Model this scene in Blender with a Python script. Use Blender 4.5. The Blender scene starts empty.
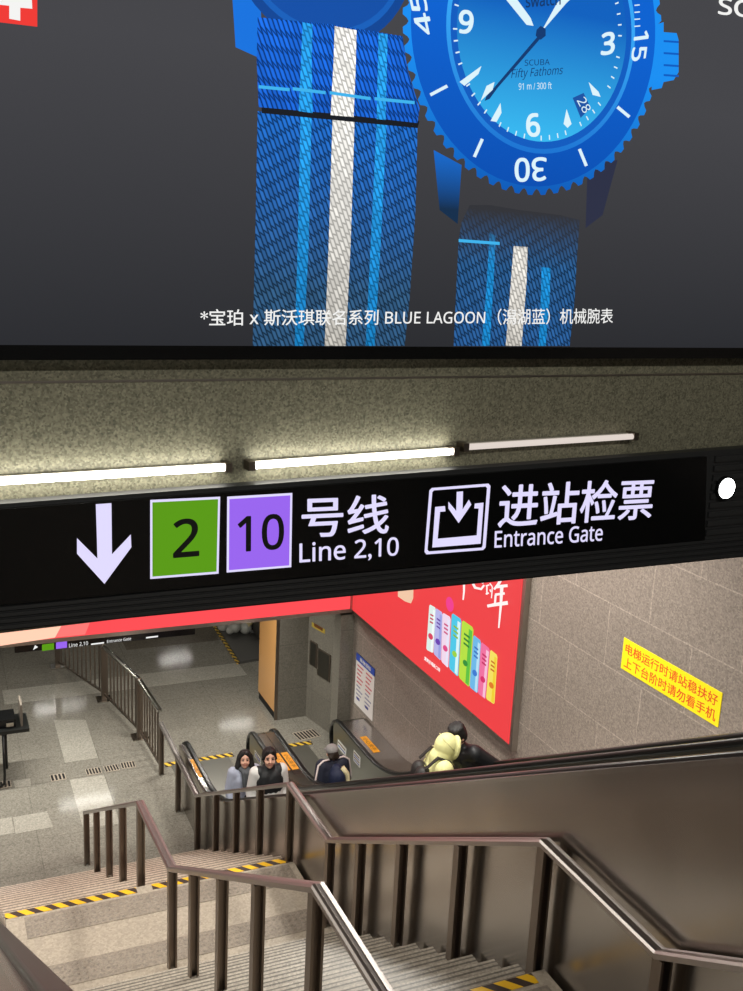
import bpy, bmesh, math, random
from mathutils import Vector, Matrix
random.seed(7)
C = bpy.context.scene.collection
PI = math.pi
# ------------------------------------------------------------------ camera, world, exposure
F = 1016.26; CX, CY = 371.5, 495.5
MR = ((0.916, -0.398, 0.048), (-0.048, -0.228, -0.972), (0.398, 0.889, -0.228))
_r0 = Vector(MR[0]).normalized(); _r2 = Vector(MR[2]); _r2 = (_r2 - _r0*_r2.dot(_r0)).normalized(); _r1 = _r2.cross(_r0)
cam = bpy.data.cameras.new('camera'); camo = bpy.data.objects.new('camera', cam); C.objects.link(camo)
cam.sensor_fit = 'HORIZONTAL'; cam.sensor_width = 36; cam.lens = F/743*36; cam.clip_start = .05; cam.clip_end = 200
camo.matrix_world = Matrix(((_r0.x, -_r1.x, -_r2.x, 0), (_r0.y, -_r1.y, -_r2.y, 0), (_r0.z, -_r1.z, -_r2.z, 0), (0, 0, 0, 1)))
sc = bpy.context.scene; sc.camera = camo
sc.view_settings.view_transform = 'Standard'; sc.view_settings.look = 'None'; sc.view_settings.gamma = 1
sc.view_settings.exposure = 0.0; sc.view_settings.use_curve_mapping = False
world = bpy.data.worlds.new('world'); sc.world = world; world.use_nodes = True
world.node_tree.nodes['Background'].inputs[0].default_value = (.9, .85, .75, 1)
world.node_tree.nodes['Background'].inputs[1].default_value = .05
LAMP = (1.0, .97, .90)
VOID_W, HALL_W, UP_W = 140, 46, 140

# ------------------------------------------------------------------ geometry helpers
def ray(px, py):
    return _r0*((px-CX)/F) + _r1*((py-CY)/F) + _r2
def on(px, py, ax, val):
    r = ray(px, py); return r*(val/r[ax])
class Plane:
    """a vertical (or any) plane: origin, e1 right, e2 up, n towards the viewer"""
    def __init__(s, o, e1, e2):
        s.o = Vector(o); s.e1 = Vector(e1).normalized(); s.e2 = Vector(e2).normalized(); s.n = s.e1.cross(s.e2)
    def uv(s, px, py):
        r = ray(px, py); p = r*(s.o.dot(s.n)/r.dot(s.n)) - s.o
        return (p.dot(s.e1), p.dot(s.e2))
    def w(s, u, v, d=0): return s.o + s.e1*u + s.e2*v + s.n*d
    def off(s, d): return Plane(s.o + s.n*d, s.e1, s.e2)
class MB:
    def __init__(s): s.v = []; s.f = []
    def add(s, vs, fs):
        k = len(s.v); s.v += [Vector(v) for v in vs]; s.f += [tuple(i+k for i in f) for f in fs]; return s
    def box(s, x0, x1, y0, y1, z0, z1):
        v = [(x0,y0,z0),(x1,y0,z0),(x1,y1,z0),(x0,y1,z0),(x0,y0,z1),(x1,y0,z1),(x1,y1,z1),(x0,y1,z1)]
        return s.add(v, [(0,3,2,1),(4,5,6,7),(0,1,5,4),(1,2,6,5),(2,3,7,6),(3,0,4,7)])
    def prism(s, pts, ext):
        """planar ring of 3D points extruded by vector ext"""
        pts = [Vector(p) for p in pts]; ext = Vector(ext); n = len(pts)
        nor = Vector((0,0,0))
        for i in range(n): nor += (pts[i]-pts[0]).cross(pts[(i+1) % n]-pts[0])
        if nor.dot(ext) > 0: pts = pts[::-1]
        return s.add(pts + [p+ext for p in pts], [tuple(range(n)), tuple(range(2*n-1, n-1, -1))] + [(i, i+n, (i+1) % n+n, (i+1) % n) for i in range(n)])
    def poly(s, pts): return s.add(pts, [tuple(range(len(pts)))])
    def sweep(s, path, prof, closed=False, side=None):
        path = [Vector(p) for p in path]; n = len(path); m = len(prof); rings = []
        for i in range(n):
            a = (path[i]-path[i-1]).normalized() if i else (path[1]-path[0]).normalized()
            b = (path[i+1]-path[i]).normalized() if i < n-1 else a
            t = (a+b).normalized(); k = 1/max(.5, t.dot(a))
            sd = Vector(side) if side else t.cross(Vector((0,0,1)))
            if sd.length < 1e-4: sd = Vector((1,0,0))
            sd.normalize(); up = sd.cross(t).normalized()
            bend = (b-a); ks = ku = 1
            if bend.length > 1e-5:
                bd = bend.normalized(); ku = 1+(k-1)*abs(bd.dot(up)); ks = 1+(k-1)*abs(bd.dot(sd))
            rings.append([path[i]+sd*(p*ks)+up*(q*ku) for p, q in prof])
        vs = [v for r in rings for v in r]
        fs = [(i*m+j, i*m+(j+1) % m, (i+1)*m+(j+1) % m, (i+1)*m+j) for i in range(n-1) for j in range(m)]
        fs += [tuple(range(m-1, -1, -1)), tuple(range((n-1)*m, n*m))]
        return s.add(vs, fs)
    def tube(s, path, r, seg=10):
        return s.sweep(path, [(r*math.cos(2*PI*k/seg), r*math.sin(2*PI*k/seg)) for k in range(seg)])
    def cyl(s, c, axis, r, h, seg=20, r2=None):
        ax = Vector(axis).normalized(); a = ax.orthogonal().normalized(); b = ax.cross(a); c = Vector(c); r2 = r if r2 is None else r2
        p = [c+(a*math.cos(2*PI*k/seg)+b*math.sin(2*PI*k/seg))*r for k in range(seg)]
        q = [c+ax*h+(a*math.cos(2*PI*k/seg)+b*math.sin(2*PI*k/seg))*r2 for k in range(seg)]
        return s.add(p+q, [tuple(range(seg-1,-1,-1)), tuple(range(seg,2*seg))]+[(k,(k+1)%seg,seg+(k+1)%seg,seg+k) for k in range(seg)])
    def ball(s, c, r, sx=1, sy=1, sz=1, nu=14, nv=9):
        c = Vector(c); vs = [c+Vector((0,0,r*sz))]; fs = []
        for j in range(1, nv):
            t = PI*j/nv
            for i in range(nu):
                p = 2*PI*i/nu; vs.append(c+Vector((r*sx*math.sin(t)*math.cos(p), r*sy*math.sin(t)*math.sin(p), r*sz*math.cos(t))))
        vs.append(c-Vector((0,0,r*sz))); L = len(vs)-1
        for i in range(nu): fs.append((0, 1+i, 1+(i+1)%nu)); fs.append((L, 1+(nv-2)*nu+(i+1)%nu, 1+(nv-2)*nu+i))
        for j in range(nv-2):
            for i in range(nu):
                a = 1+j*nu+i; b = 1+j*nu+(i+1)%nu; fs.append((a, a+nu, b+nu, b))
        return s.add(vs, fs)
    def capsule(s, p, q, r1, r2, seg=12):
        p = Vector(p); q = Vector(q)
        s.ball(p, r1, nu=seg, nv=8); s.ball(q, r2, nu=seg, nv=8)
        if (q-p).length > 1e-4: s.cyl(p, q-p, r1, (q-p).length, seg, r2)
        return s
    def build(s, name, mat, parent=None, smooth=False, bevel=0, remesh=0, smooth_it=4, kind=None, label=None):
        base = parent_loc(parent)
        if parent is None and s.v:
            lo = [min(v[i] for v in s.v) for i in range(3)]; hi = [max(v[i] for v in s.v) for i in range(3)]
            base = Vector(((lo[0]+hi[0])/2, (lo[1]+hi[1])/2, lo[2]))
        me = bpy.data.meshes.new(name); me.from_pydata([v-base for v in s.v], [], s.f); me.update()
        o = bpy.data.objects.new(name, me); C.objects.link(o)
        if remesh:
            md = o.modifiers.new('r', 'REMESH'); md.mode = 'VOXEL'; md.voxel_size = remesh
            md = o.modifiers.new('s', 'SMOOTH'); md.iterations = smooth_it; md.factor = .5
        if bevel:
            md = o.modifiers.new('b', 'BEVEL'); md.width = bevel; md.segments = 2; md.limit_method = 'ANGLE'
        if remesh or bevel:
            dg = bpy.context.evaluated_depsgraph_get(); dg.update()
            nm = bpy.data.meshes.new_from_object(o.evaluated_get(dg)); o.modifiers.clear(); o.data = nm; nm.name = name
        o.data.materials.clear(); o.data.materials.append(mat)
        if smooth or remesh:
            for p in o.data.polygons: p.use_smooth = True
        if parent is not None: o.parent = parent
        else: o.location = base
        if kind: o['kind'] = kind
        if label: o['label'] = label
        return o
def parent_loc(p):
    v = Vector((0,0,0))
    while p is not None: v += p.location; p = p.parent
    return v
def thing(name, label, cat, loc=(0,0,0), group=None):
    o = bpy.data.objects.new(name, None); C.objects.link(o); o.location = loc; o.empty_display_size = .1
    o['label'] = label; o['category'] = cat
    if group: o['group'] = group
    return o
def tag(o, label, cat, group=None):
    o['label'] = label; o['category'] = cat
    if group: o['group'] = group
    return o
def dup(o, delta, parent=None):
    c = o.copy(); C.objects.link(c); c.location = o.location + Vector(delta)
    if parent: c.parent = parent
    return c
def rrect(w, h, r, n=4):
    pts = []
    for cx, cy, a0 in ((w-r, h-r, 0), (-w+r, h-r, 90), (-w+r, -h+r, 180), (w-r, -h+r, 270)):
        for k in range(n+1):
            a = math.radians(a0+90*k/n); pts.append((cx+r*math.cos(a), cy+r*math.sin(a)))
    return pts

# ------------------------------------------------------------------ materials
def lin(h):
    if isinstance(h, str): h = tuple(int(h[i:i+2], 16) for i in (0, 2, 4))
    return tuple(((c/255)/12.92 if c/255 <= .04045 else ((c/255+.055)/1.055)**2.4) for c in h)
def newmat(name):
    m = bpy.data.materials.new(name); m.use_nodes = True; nt = m.node_tree; return m, nt, nt.nodes['Principled BSDF']
def pbr(name, col, rough=.5, metal=0, coat=0, noise=0, nscale=30, bump=0, bscale=60):
    m, nt, b = newmat(name); c = lin(col) if not isinstance(col[0], float) else col
    b.inputs['Base Color'].default_value = (*c, 1); b.inputs['Roughness'].default_value = rough; b.inputs['Metallic'].default_value = metal
    if coat: b.inputs['Coat Weight'].default_value = coat; b.inputs['Coat Roughness'].default_value = .1
    tc = nt.nodes.new('ShaderNodeTexCoord')
    if noise:
        n = nt.nodes.new('ShaderNodeTexNoise'); n.inputs['Scale'].default_value = nscale; n.inputs['Detail'].default_value = 4
        nt.links.new(tc.outputs['Object'], n.inputs['Vector'])
        r = nt.nodes.new('ShaderNodeValToRGB'); r.color_ramp.elements[0].position = .3; r.color_ramp.elements[1].position = .7
        r.color_ramp.elements[0].color = (*[x*(1-noise) for x in c], 1); r.color_ramp.elements[1].color = (*[min(1, x*(1+noise)) for x in c], 1)
        nt.links.new(n.outputs['Fac'], r.inputs['Fac']); nt.links.new(r.outputs['Color'], b.inputs['Base Color'])
    if bump:
        n = nt.nodes.new('ShaderNodeTexNoise'); n.inputs['Scale'].default_value = bscale; nt.links.new(tc.outputs['Object'], n.inputs['Vector'])
        bp = nt.nodes.new('ShaderNodeBump'); bp.inputs['Strength'].default_value = bump; bp.inputs['Distance'].default_value = .01
        nt.links.new(n.outputs['Fac'], bp.inputs['Height']); nt.links.new(bp.outputs['Normal'], b.inputs['Normal'])
    return m
def emit(name, col, s=1.0):
    m, nt, b = newmat(name); c = lin(col) if not isinstance(col[0], float) else col
    b.inputs['Base Color'].default_value = (.01, .01, .01, 1); b.inputs['Roughness'].default_value = .5; b.inputs['Specular IOR Level'].default_value = .1
    b.inputs['Emission Color'].default_value = (*c, 1); b.inputs['Emission Strength'].default_value = s
    return m
def granite(name, base, var, rough, scale=110, spec=.5, axes=None, tile=None, joint=.5, coat=0, tint=.12):
    """speckled granite in world space; tile=(w,h,offset) draws joints along the two given axes"""
    m, nt, b = newmat(name); L = nt.links.new; N = nt.nodes.new
    g = N('ShaderNodeNewGeometry'); c = lin(base)
    v = N('ShaderNodeTexVoronoi'); v.inputs['Scale'].default_value = scale; L(g.outputs['Position'], v.inputs['Vector'])
    bw = N('ShaderNodeRGBToBW'); L(v.outputs['Color'], bw.inputs[0])
    n = N('ShaderNodeTexNoise'); n.inputs['Scale'].default_value = scale*.45; n.inputs['Detail'].default_value = 3; L(g.outputs['Position'], n.inputs['Vector'])
    ad = N('ShaderNodeMath'); ad.operation = 'ADD'; L(bw.outputs[0], ad.inputs[0]); L(n.outputs['Fac'], ad.inputs[1])
    r = N('ShaderNodeValToRGB'); e = r.color_ramp.elements; e[0].position = .25; e[1].position = .80
    e[0].color = (*[x*(1-var) for x in c], 1); e[1].color = (*[min(1, x*(1+var)) for x in c], 1)
    hf = N('ShaderNodeMath'); hf.operation = 'MULTIPLY'; hf.inputs[1].default_value = .5; L(ad.outputs[0], hf.inputs[0]); L(hf.outputs[0], r.inputs['Fac'])
    col = r.outputs['Color']
    if tile:
        sp = N('ShaderNodeSeparateXYZ'); L(g.outputs['Position'], sp.inputs[0]); cb = N('ShaderNodeCombineXYZ')
        L(sp.outputs[axes[0]], cb.inputs[0]); L(sp.outputs[axes[1]], cb.inputs[1])
        br = N('ShaderNodeTexBrick'); br.offset = tile[2]; br.inputs['Scale'].default_value = 1
        br.inputs['Brick Width'].default_value = tile[0]; br.inputs['Row Height'].default_value = tile[1]
        br.inputs['Mortar Size'].default_value = .007; br.inputs['Mortar Smooth'].default_value = .3
        br.inputs['Color1'].default_value = (1-tint, 1-tint, 1-tint, 1); br.inputs['Color2'].default_value = (1+tint, 1+tint, 1+tint, 1)
        br.inputs['Mortar'].default_value = (joint, joint, joint, 1); L(cb.outputs[0], br.inputs['Vector'])
        mx = N('ShaderNodeMix'); mx.data_type = 'RGBA'; mx.blend_type = 'MULTIPLY'; mx.inputs[0].default_value = 1
        L(col, mx.inputs[6]); L(br.outputs['Color'], mx.inputs[7]); col = mx.outputs[2]
    L(col, b.inputs['Base Color']); b.inputs['Roughness'].default_value = rough; b.inputs['Specular IOR Level'].default_value = spec
    if coat: b.inputs['Coat Weight'].default_value = coat; b.inputs['Coat Roughness'].default_value = .06
    return m
def steel(name, col, rough, wav=0, wscale=1.2, bs=.3):
    m, nt, b = newmat(name); L = nt.links.new; N = nt.nodes.new
    b.inputs['Base Color'].default_value = (*lin(col), 1); b.inputs['Metallic'].default_value = 1; b.inputs['Roughness'].default_value = rough
    if wav:
        g = N('ShaderNodeNewGeometry'); n = N('ShaderNodeTexNoise'); n.inputs['Scale'].default_value = wscale; n.inputs['Detail'].default_value = 1
        L(g.outputs['Position'], n.inputs['Vector']); bp = N('ShaderNodeBump'); bp.inputs['Strength'].default_value = bs; bp.inputs['Distance'].default_value = wav
        L(n.outputs['Fac'], bp.inputs['Height']); L(bp.outputs['Normal'], b.inputs['Normal'])
    return m
def hazard(name, period, ca='E8B418', cb='3A2A22', vec=(1, 1, 0), rough=.5):
    m, nt, b = newmat(name); L = nt.links.new; N = nt.nodes.new
    g = N('ShaderNodeNewGeometry'); d = N('ShaderNodeVectorMath'); d.operation = 'DOT_PRODUCT'; d.inputs[1].default_value = vec; L(g.outputs['Position'], d.inputs[0])
    dv = N('ShaderNodeMath'); dv.operation = 'DIVIDE'; dv.inputs[1].default_value = period; L(d.outputs['Value'], dv.inputs[0])
    fr = N('ShaderNodeMath'); fr.operation = 'FRACT'; L(dv.outputs[0], fr.inputs[0])
    gt = N('ShaderNodeMath'); gt.operation = 'GREATER_THAN'; gt.inputs[1].default_value = .52; L(fr.outputs[0], gt.inputs[0])
    mx = N('ShaderNodeMix'); mx.data_type = 'RGBA'; mx.inputs[6].default_value = (*lin(ca), 1); mx.inputs[7].default_value = (*lin(cb), 1)
    L(gt.outputs[0], mx.inputs[0]); L(mx.outputs[2], b.inputs['Base Color']); b.inputs['Roughness'].default_value = rough
    return m
M = {}
M['floor'] = granite('floor granite', '848076', .3, .11, 60, .45, (0, 1), (1.1, .75, 0), .78, tint=.05)
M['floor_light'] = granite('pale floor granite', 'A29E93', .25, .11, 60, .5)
M['floor_pink'] = granite('buff floor granite', 'A79B8B', .22, .35, 60, .5)
M['floor_dark'] = granite('dark floor granite', '6E675C', .3, .11, 60, .5)
M['wall'] = granite('wall granite', '857B72', .34, .45, 75, .4, (1, 2), (1.15, .62, .5), 1.45, tint=.04)
M['wall_hall'] = granite('hall wall granite', '6C685F', .25, .28, 60, .5, (1, 2), (5, .8, 0), .7, tint=.08)
M['beam'] = granite('beam granite', '86836F', .5, .5, 130, .3)
M['ceil'] = pbr('ceiling paint', '8A8880', .8)
M['dark_wall'] = pbr('void wall', '5A5650', .6, noise=.1, nscale=3)
M['stair'] = granite('stair granite', '8F867A', .30, .45, 70, .4)
M['steel'] = steel('rail steel', 'A8A09C', .37)
M['steel_bright'] = steel('bright steel', 'C8C4BC', .2)
M['post'] = steel('post steel', '857A70', .42)
M['clad'] = steel('cladding steel', 'AAA49E', .24, .05, 1.1, .35)
M['deck'] = steel('deck steel', 'B4AEAA', .22)
M['panel_in'] = steel('balustrade steel', '8C8C84', .3)
M['rubber'] = pbr('black rubber', '141514', .32)
M['black'] = pbr('black lacquer', '0B0C0D', .25)
M['louvre'] = pbr('black louvre', '2E2F30', .45)
M['frame'] = steel('aluminium frame', 'B0A8A0', .35)
M['comb'] = steel('comb plate', 'B4B2AA', .42)
M['step'] = pbr('step metal', '8A8A86', .45, .6)
M['hazard'] = hazard('hazard tape', .145, vec=(1, .9, 0))
M['hazard_small'] = hazard('comb hazard tape', .12, vec=(1, .6, 0), ca='D8B23A')
M['tactile'] = granite('tactile stone', '8A7F72', .25, .5, 70, .4)
M['dark'] = pbr('slot black', '0A0A09', .7)
M['orange'] = pbr('orange panel', 'D29C5E', .3, coat=.2)
M['tube'] = emit('tube glow', (1.0, .97, .88), 15)
M['tube_dim'] = emit('dim tube glow', (1.0, .88, .8), .75)
M['fixture'] = pbr('fixture white', 'B8B4A8', .4)

# ------------------------------------------------------------------ measures (metres, camera at the origin)
FZ = -7.75                                   # lower floor
AB, BC = -3.85, -5.70                        # the two landings
Y1, Y2, Y3, Y4, Y5 = 3.18, 4.09, 7.17, 8.29, 11.85    # knees of the stair
SX0, SX1 = .42, 3.04
XR, XC, XW = 3.0, 1.62, 5.9
FY = 13.56                                   # fascia of the lower hall
BP = Plane((2, 3.9, 0), (math.cos(math.radians(4)), math.sin(math.radians(4)), 0), (0, 0, 1))   # granite beam face
WP = Plane((XW, 0, 0), (0, -1, 0), (0, 0, 1))                                                  # right wall
def struct(mb, name, mat, **k):
    o = mb.build(name, mat, **k); o['kind'] = 'structure'; return o

# ------------------------------------------------------------------ structure
struct(MB().box(-9, 14, -3, 34, FZ-.2, FZ), 'floor', M['floor'])
struct(MB().box(-9, 14, FY+.35, 34, FZ+2.65, FZ+2.8), 'ceiling', M['ceil'])
struct(MB().box(-2.7, XW, 4.4, FY+.35, -1.5, -1.4), 'ceiling_void', M['ceil'])
struct(MB().box(-6, 8, -9, 4.2, 2.3, 2.4), 'ceiling_upper', M['ceil'])
struct(MB().box(XW, XW+.3, -9, FY+.1, FZ, 2.3), 'wall_right', M['wall'])
struct(MB().box(-2.9, -2.7, -3, FY, FZ, -1.4), 'wall_left', M['dark_wall'])
struct(MB().box(-9, -8.8, FY, 34, FZ, FZ+2.65), 'wall_left_hall', M['wall_hall'])
struct(MB().box(13.8, 14, FY, 34, FZ, FZ+2.65), 'wall_right_hall', M['wall_hall'])
struct(MB().box(-9, 14, 33.8, 34, FZ, FZ+2.65), 'wall_back_hall', M['wall_hall'])
struct(MB().box(-9, -2.9, FY-.1, FY+.0, FZ, FZ+2.65), 'wall_side_hall', M['wall_hall'])
struct(MB().box(-2.7, 8, -9.2, -9, -1.6, 2.3), 'wall_back', M['dark_wall'])
struct(MB().box(-2.9, XW, FY, FY+.35, -5.30, -1.4), 'wall_fascia', M['dark_wall'])
def bpbox(u0, u1, v0, v1, d0, d1, pl=BP):
    return MB().prism([pl.w(u0, v0, d0), pl.w(u1, v0, d0), pl.w(u1, v1, d0), pl.w(u0, v1, d0)], pl.n*(d1-d0))
struct(bpbox(-4.9, 3.88, -1.42, 2.3, -.45, 0), 'wall_front', M['beam'])
o = bpbox(-4.9, 3.88, -.493, -.485, 0, .006); struct(o, 'trim_beam', M['frame'])
# hall wall beyond the escalators
w = MB().prism([(5.75, 15.17, FZ), (5.93, 14.36, FZ), (5.95, FY+.1, FZ), (6.3, FY+.1, FZ), (6.3, 15.9, FZ), (5.75, 15.9, FZ)], (0, 0, 2.65))
struct(w, 'wall_hall', M['wall_hall'])
struct(MB().box(5.68, 5.93, FY+.02, FY+.3, FZ, FZ+2.4), 'wall_pilaster', M['wall_hall'])
struct(MB().box(5.24, 5.76, 15.16, 16.1, FZ, FZ+2.65), 'wall_column', M['wall_hall'])
# floor inlays
def inlay(name, pts, mat, h=.003):
    return struct(MB().prism([(p[0], p[1], FZ) for p in pts], (0, 0, h)), name, mat)
def fl(px, py): return on(px, py, 2, FZ)
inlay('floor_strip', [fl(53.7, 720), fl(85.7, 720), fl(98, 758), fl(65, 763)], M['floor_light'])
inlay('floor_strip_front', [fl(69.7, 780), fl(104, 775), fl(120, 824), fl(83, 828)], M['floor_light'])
inlay('floor_band', [(1.0, 17.15, 0), (5.3, 17.15, 0), (5.3, 17.75, 0), (1.0, 17.75, 0)], M['floor_light'])
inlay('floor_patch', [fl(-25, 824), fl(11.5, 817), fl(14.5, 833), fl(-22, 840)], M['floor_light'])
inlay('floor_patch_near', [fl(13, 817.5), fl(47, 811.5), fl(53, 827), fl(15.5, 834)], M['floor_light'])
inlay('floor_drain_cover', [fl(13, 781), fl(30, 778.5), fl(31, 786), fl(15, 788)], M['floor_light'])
inlay('floor_dark', [(3.4, 19.0, 0), (6.5, 19.0, 0), (6.5, 24, 0), (3.4, 24, 0)], M['floor_dark'], .002)

# ------------------------------------------------------------------ staircase
RZ = {0: 0}
st = thing('staircase', 'speckled granite staircase with two landings beside the steel escalator wall', 'staircase', (1.7, 7.6, FZ))
nB, nC, nA = 12, 13, 14
rB = (AB-BC)/nB; tB = (Y3-Y2)/nB; rC = (BC-FZ)/nC; tC = (Y5-Y4)/nC
def treadmat(name, y0, tread, base):
    m, nt, b = newmat(name); L = nt.links.new; N = nt.nodes.new
    g = N('ShaderNodeNewGeometry'); sp = N('ShaderNodeSeparateXYZ'); L(g.outputs['Position'], sp.inputs[0])
    s1 = N('ShaderNodeMath'); s1.operation = 'SUBTRACT'; s1.inputs[1].default_value = y0-10*tread; L(sp.outputs[1], s1.inputs[0])
    s2 = N('ShaderNodeMath'); s2.operation = 'DIVIDE'; s2.inputs[1].default_value = tread; L(s1.outputs[0], s2.inputs[0])
    s3 = N('ShaderNodeMath'); s3.operation = 'FRACT'; L(s2.outputs[0], s3.inputs[0])
    r = N('ShaderNodeValToRGB'); r.color_ramp.interpolation = 'CONSTANT'; e = r.color_ramp.elements
    e[0].position = 0; e[0].color = (1, 1, 1, 1); e[1].position = .60; e[1].color = (.42, .4, .38, 1)
    for p, v in ((.66, 1.05), (.74, .42), (.80, 1.1), (.88, .45), (.93, 1.25)):
        k = e.new(p); k.color = (v, v, v, 1)
    L(s3.outputs[0], r.inputs['Fac'])
    c = lin(base); v = N('ShaderNodeTexVoronoi'); v.inputs['Scale'].default_value = 70; L(g.outputs['Position'], v.inputs['Vector'])
    bw = N('ShaderNodeRGBToBW'); L(v.outputs['Color'], bw.inputs[0]); rr = N('ShaderNodeValToRGB')
    rr.color_ramp.elements[0].color = (*[x*.7 for x in c], 1); rr.color_ramp.elements[1].color = (*[x*1.3 for x in c], 1); L(bw.outputs[0], rr.inputs['Fac'])
    mx = N('ShaderNodeMix'); mx.data_type = 'RGBA'; mx.blend_type = 'MULTIPLY'; mx.inputs[0].default_value = 1
    L(rr.outputs['Color'], mx.inputs[6]); L(r.outputs['Color'], mx.inputs[7]); L(mx.outputs[2], b.inputs['Base Color'])
    b.inputs['Roughness'].default_value = .42
    return m
mtB = treadmat('tread granite upper', Y2, tB, '9A9184'); mtC = treadmat('tread granite lower', Y4, tC, 'A39484'); mtA = treadmat('tread granite top', Y1, tB, '9A9184')
for i in range(nB-1):
    MB().box(SX0, SX1, Y2+i*tB, Y2+(i+1)*tB, AB-(i+1)*rB-.3, AB-(i+1)*rB).build('step', mtB, st)
for i in range(nC-1):
    MB().box(SX0, SX1, Y4+i*tC, Y4+(i+1)*tC, max(FZ, BC-(i+1)*rC-.3), BC-(i+1)*rC).build('step', mtC, st)
for i in range(nA):
    MB().box(SX0, SX1, Y1-(i+1)*tB, Y1-i*tB, AB+(i+1)*rB-.3, AB+(i+1)*rB).build('step', mtA, st)
MB().box(SX0, SX1, Y1, Y2, AB-.3, AB).build('landing', M['floor_pink'], st)
MB().box(SX0, SX1, Y2+(nB-1)*tB, Y4, BC-.3, BC).build('landing', M['floor_pink'], st)
for ya, yb in ((Y3+.02, Y3+.30), (Y4-.42, Y4-.12)):
    mb = MB().box(SX0+.15, SX1-.06, ya, yb, BC, BC+.004)
    nx = int((SX1-SX0-.2)/.06)
    for i in range(nx):
        for j in range(4):
            mb.cyl((SX0+.18+i*.06, ya+.045+j*.063, BC+.004), (0, 0, 1), .022, .006, 8, .012)
    mb.build('tactile_strip', M['tactile'], st)
mb = MB().box(SX0+.1, SX1-.06, Y2-.40, Y2-.12, AB, AB+.004); mb.build('tactile_strip', M['tactile'], st)
for x0, x1, y, z in ((SX0, XC-.07, Y4, BC), (XC+.07, SX1-.02, Y4, BC), (SX0, XC-.07, Y2, AB), (XC+.07, XR-.05, Y2, AB)):
    MB().box(x0, x1, y-.085, y-.005, z, z+.003).build('hazard_stripe', M['hazard'], st, label='yellow and black striped edge tape')

# ------------------------------------------------------------------ stair railings
KN = {XR: [(3.17, -3.07), (4.142, -3.07), (7.208, -4.87), (8.25, -4.895), (11.76, -6.915)], XC: [(3.18, -2.945), (4.015, -2.955), (7.126, -4.79), (8.43, -4.93), (11.98, -7.02)]}
def railz(y, x=XR):
    k = KN[x]; sl = rB/tB
    pts = [(k[0][0]-2.9, k[0][1]+2.9*sl)] + k + [(k[4][0]+3, k[4][1])]
    for (a, za), (b, zb) in zip(pts, pts[1:]):
        if a <= y <= b: return za+(zb-za)*(y-a)/(b-a)
def groundz(y):
    if y < Y1: return AB+rB*max(0, math.ceil((Y1-y)/tB-1e-6))
    if y <= Y2: return AB
    if y < Y3-tB: return AB-rB*(int((y-Y2)/tB)+1)
    if y <= Y4: return BC
    if y < Y5-tC: return BC-rC*(int((y-Y4)/tC)+1)
    return FZ
RAILP = [(-.038, -.022), (-.038, .004), (-.030, .016), (-.016, .020), (-.010, .013), (.010, .013), (.016, .020), (.030, .016), (.038, .004), (.038, -.022)]
def post_at(x, y, parent, z1=None):
    z0 = groundz(y); z1 = railz(y, x)-.02 if z1 is None else z1
    mb = MB()
    mb.box(x-.034, x-.020, y-.034, y+.034, z0, z1).box(x+.020, x+.034, y-.034, y+.034, z0, z1).box(x-.020, x+.020, y+.012, y+.022, z0, z1)
    return mb.build('post', M['post'], parent)
def railing(x, label, ys, y_from, y_to, extra=()):
    t = thing('stair_railing', label, 'railing', (x, y_from, groundz(y_from)))
    kn = [y for y, _ in KN[x] if y_from < y < y_to]
    path = [(x, y, railz(y, x)) for y in [y_from]+kn+[y_to]]
    MB().sweep(path+list(extra), RAILP).build('handrail', M['steel'], t)
    for y in ys: post_at(x, y, t)
    return t
rl = railing(XC, 'steel handrail on dark posts down the middle of the granite stairs', [.9, 1.7, 2.5, 3.16, 4.03, 4.93, 5.68, 6.42, 7.12, 8.41, 9.35, 10.2, 11.1, 11.96], .6, 12.0)
rr = railing(XR, 'steel handrail on dark posts between stairs and escalator wall', [1.3, 2.2, 3.15, 4.13, 5.03, 5.85, 6.57, 7.2, 8.23, 9.15, 10.0, 10.85, 11.74, 12.85, 13.95], .9, 13.98)

# ------------------------------------------------------------------ escalators
SL = .575
def esc_path(off, yn):
    """handrail line in y,z from the top down to the newel"""
    fl_z = FZ+.95
    yk = (off-fl_z)/SL
    pts = [(-.9, off+SL*.9)]
    y = -.9
    pts += [(yk-.55, off-SL*(yk-.55))]
    for k in range(1, 8):                       # smooth transition to the level part
        t = k/8; a = (yk-.55, off-SL*(yk-.55)); b = (yk, fl_z); c = (yk+.55, fl_z)
        pts.append(tuple((1-t)**2*a[i]+2*t*(1-t)*b[i]+t*t*c[i] for i in range(2)))
    pts.append((yk+.55, fl_z)); r = .31
    pts.append((yn-r, fl_z))
    for k in range(1, 9):
        a = PI/2-PI*k/9*1.0; pts.append((yn-r+r*math.cos(a), fl_z-r+r*math.sin(a)))
    return pts
def smoothed(off, yn):
    return esc_path(off, yn)
M['sticker'] = pbr('caution yellow', 'E8A020', .5)
M['sticker_ink'] = pbr('sticker ink', '5A3008', .5)
M['white'] = pbr('white print', 'D8D8D0', .5)
M['blue_print'] = pbr('blue print', '3050A0', .5)
def sansify(s):
    o = ''
    for ch in s:
        k = ord(ch)
        if 65 <= k <= 90: o += chr(0x1D5A0+k-65)
        elif 97 <= k <= 122: o += chr(0x1D5BA+k-97)
        elif 48 <= k <= 57: o += chr(0x1D7E2+k-48)
        else: o += ch
    return o
def text_mesh(s, bold=0, res=3):
    s = sansify(s)
    vs, fs = text_raw(s, 0, res)
    if bold:
        n = len(vs); V, Q = [], []
        for k in range(6):
            dx, dy = bold*math.cos(k*PI/3), bold*math.sin(k*PI/3); m = len(V)
            V += [Vector((v.x+dx, v.y+dy, k*.00006)) for v in vs]; Q += [tuple(i+m for i in f) for f in fs]
        return V, Q
    return vs, fs
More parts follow.
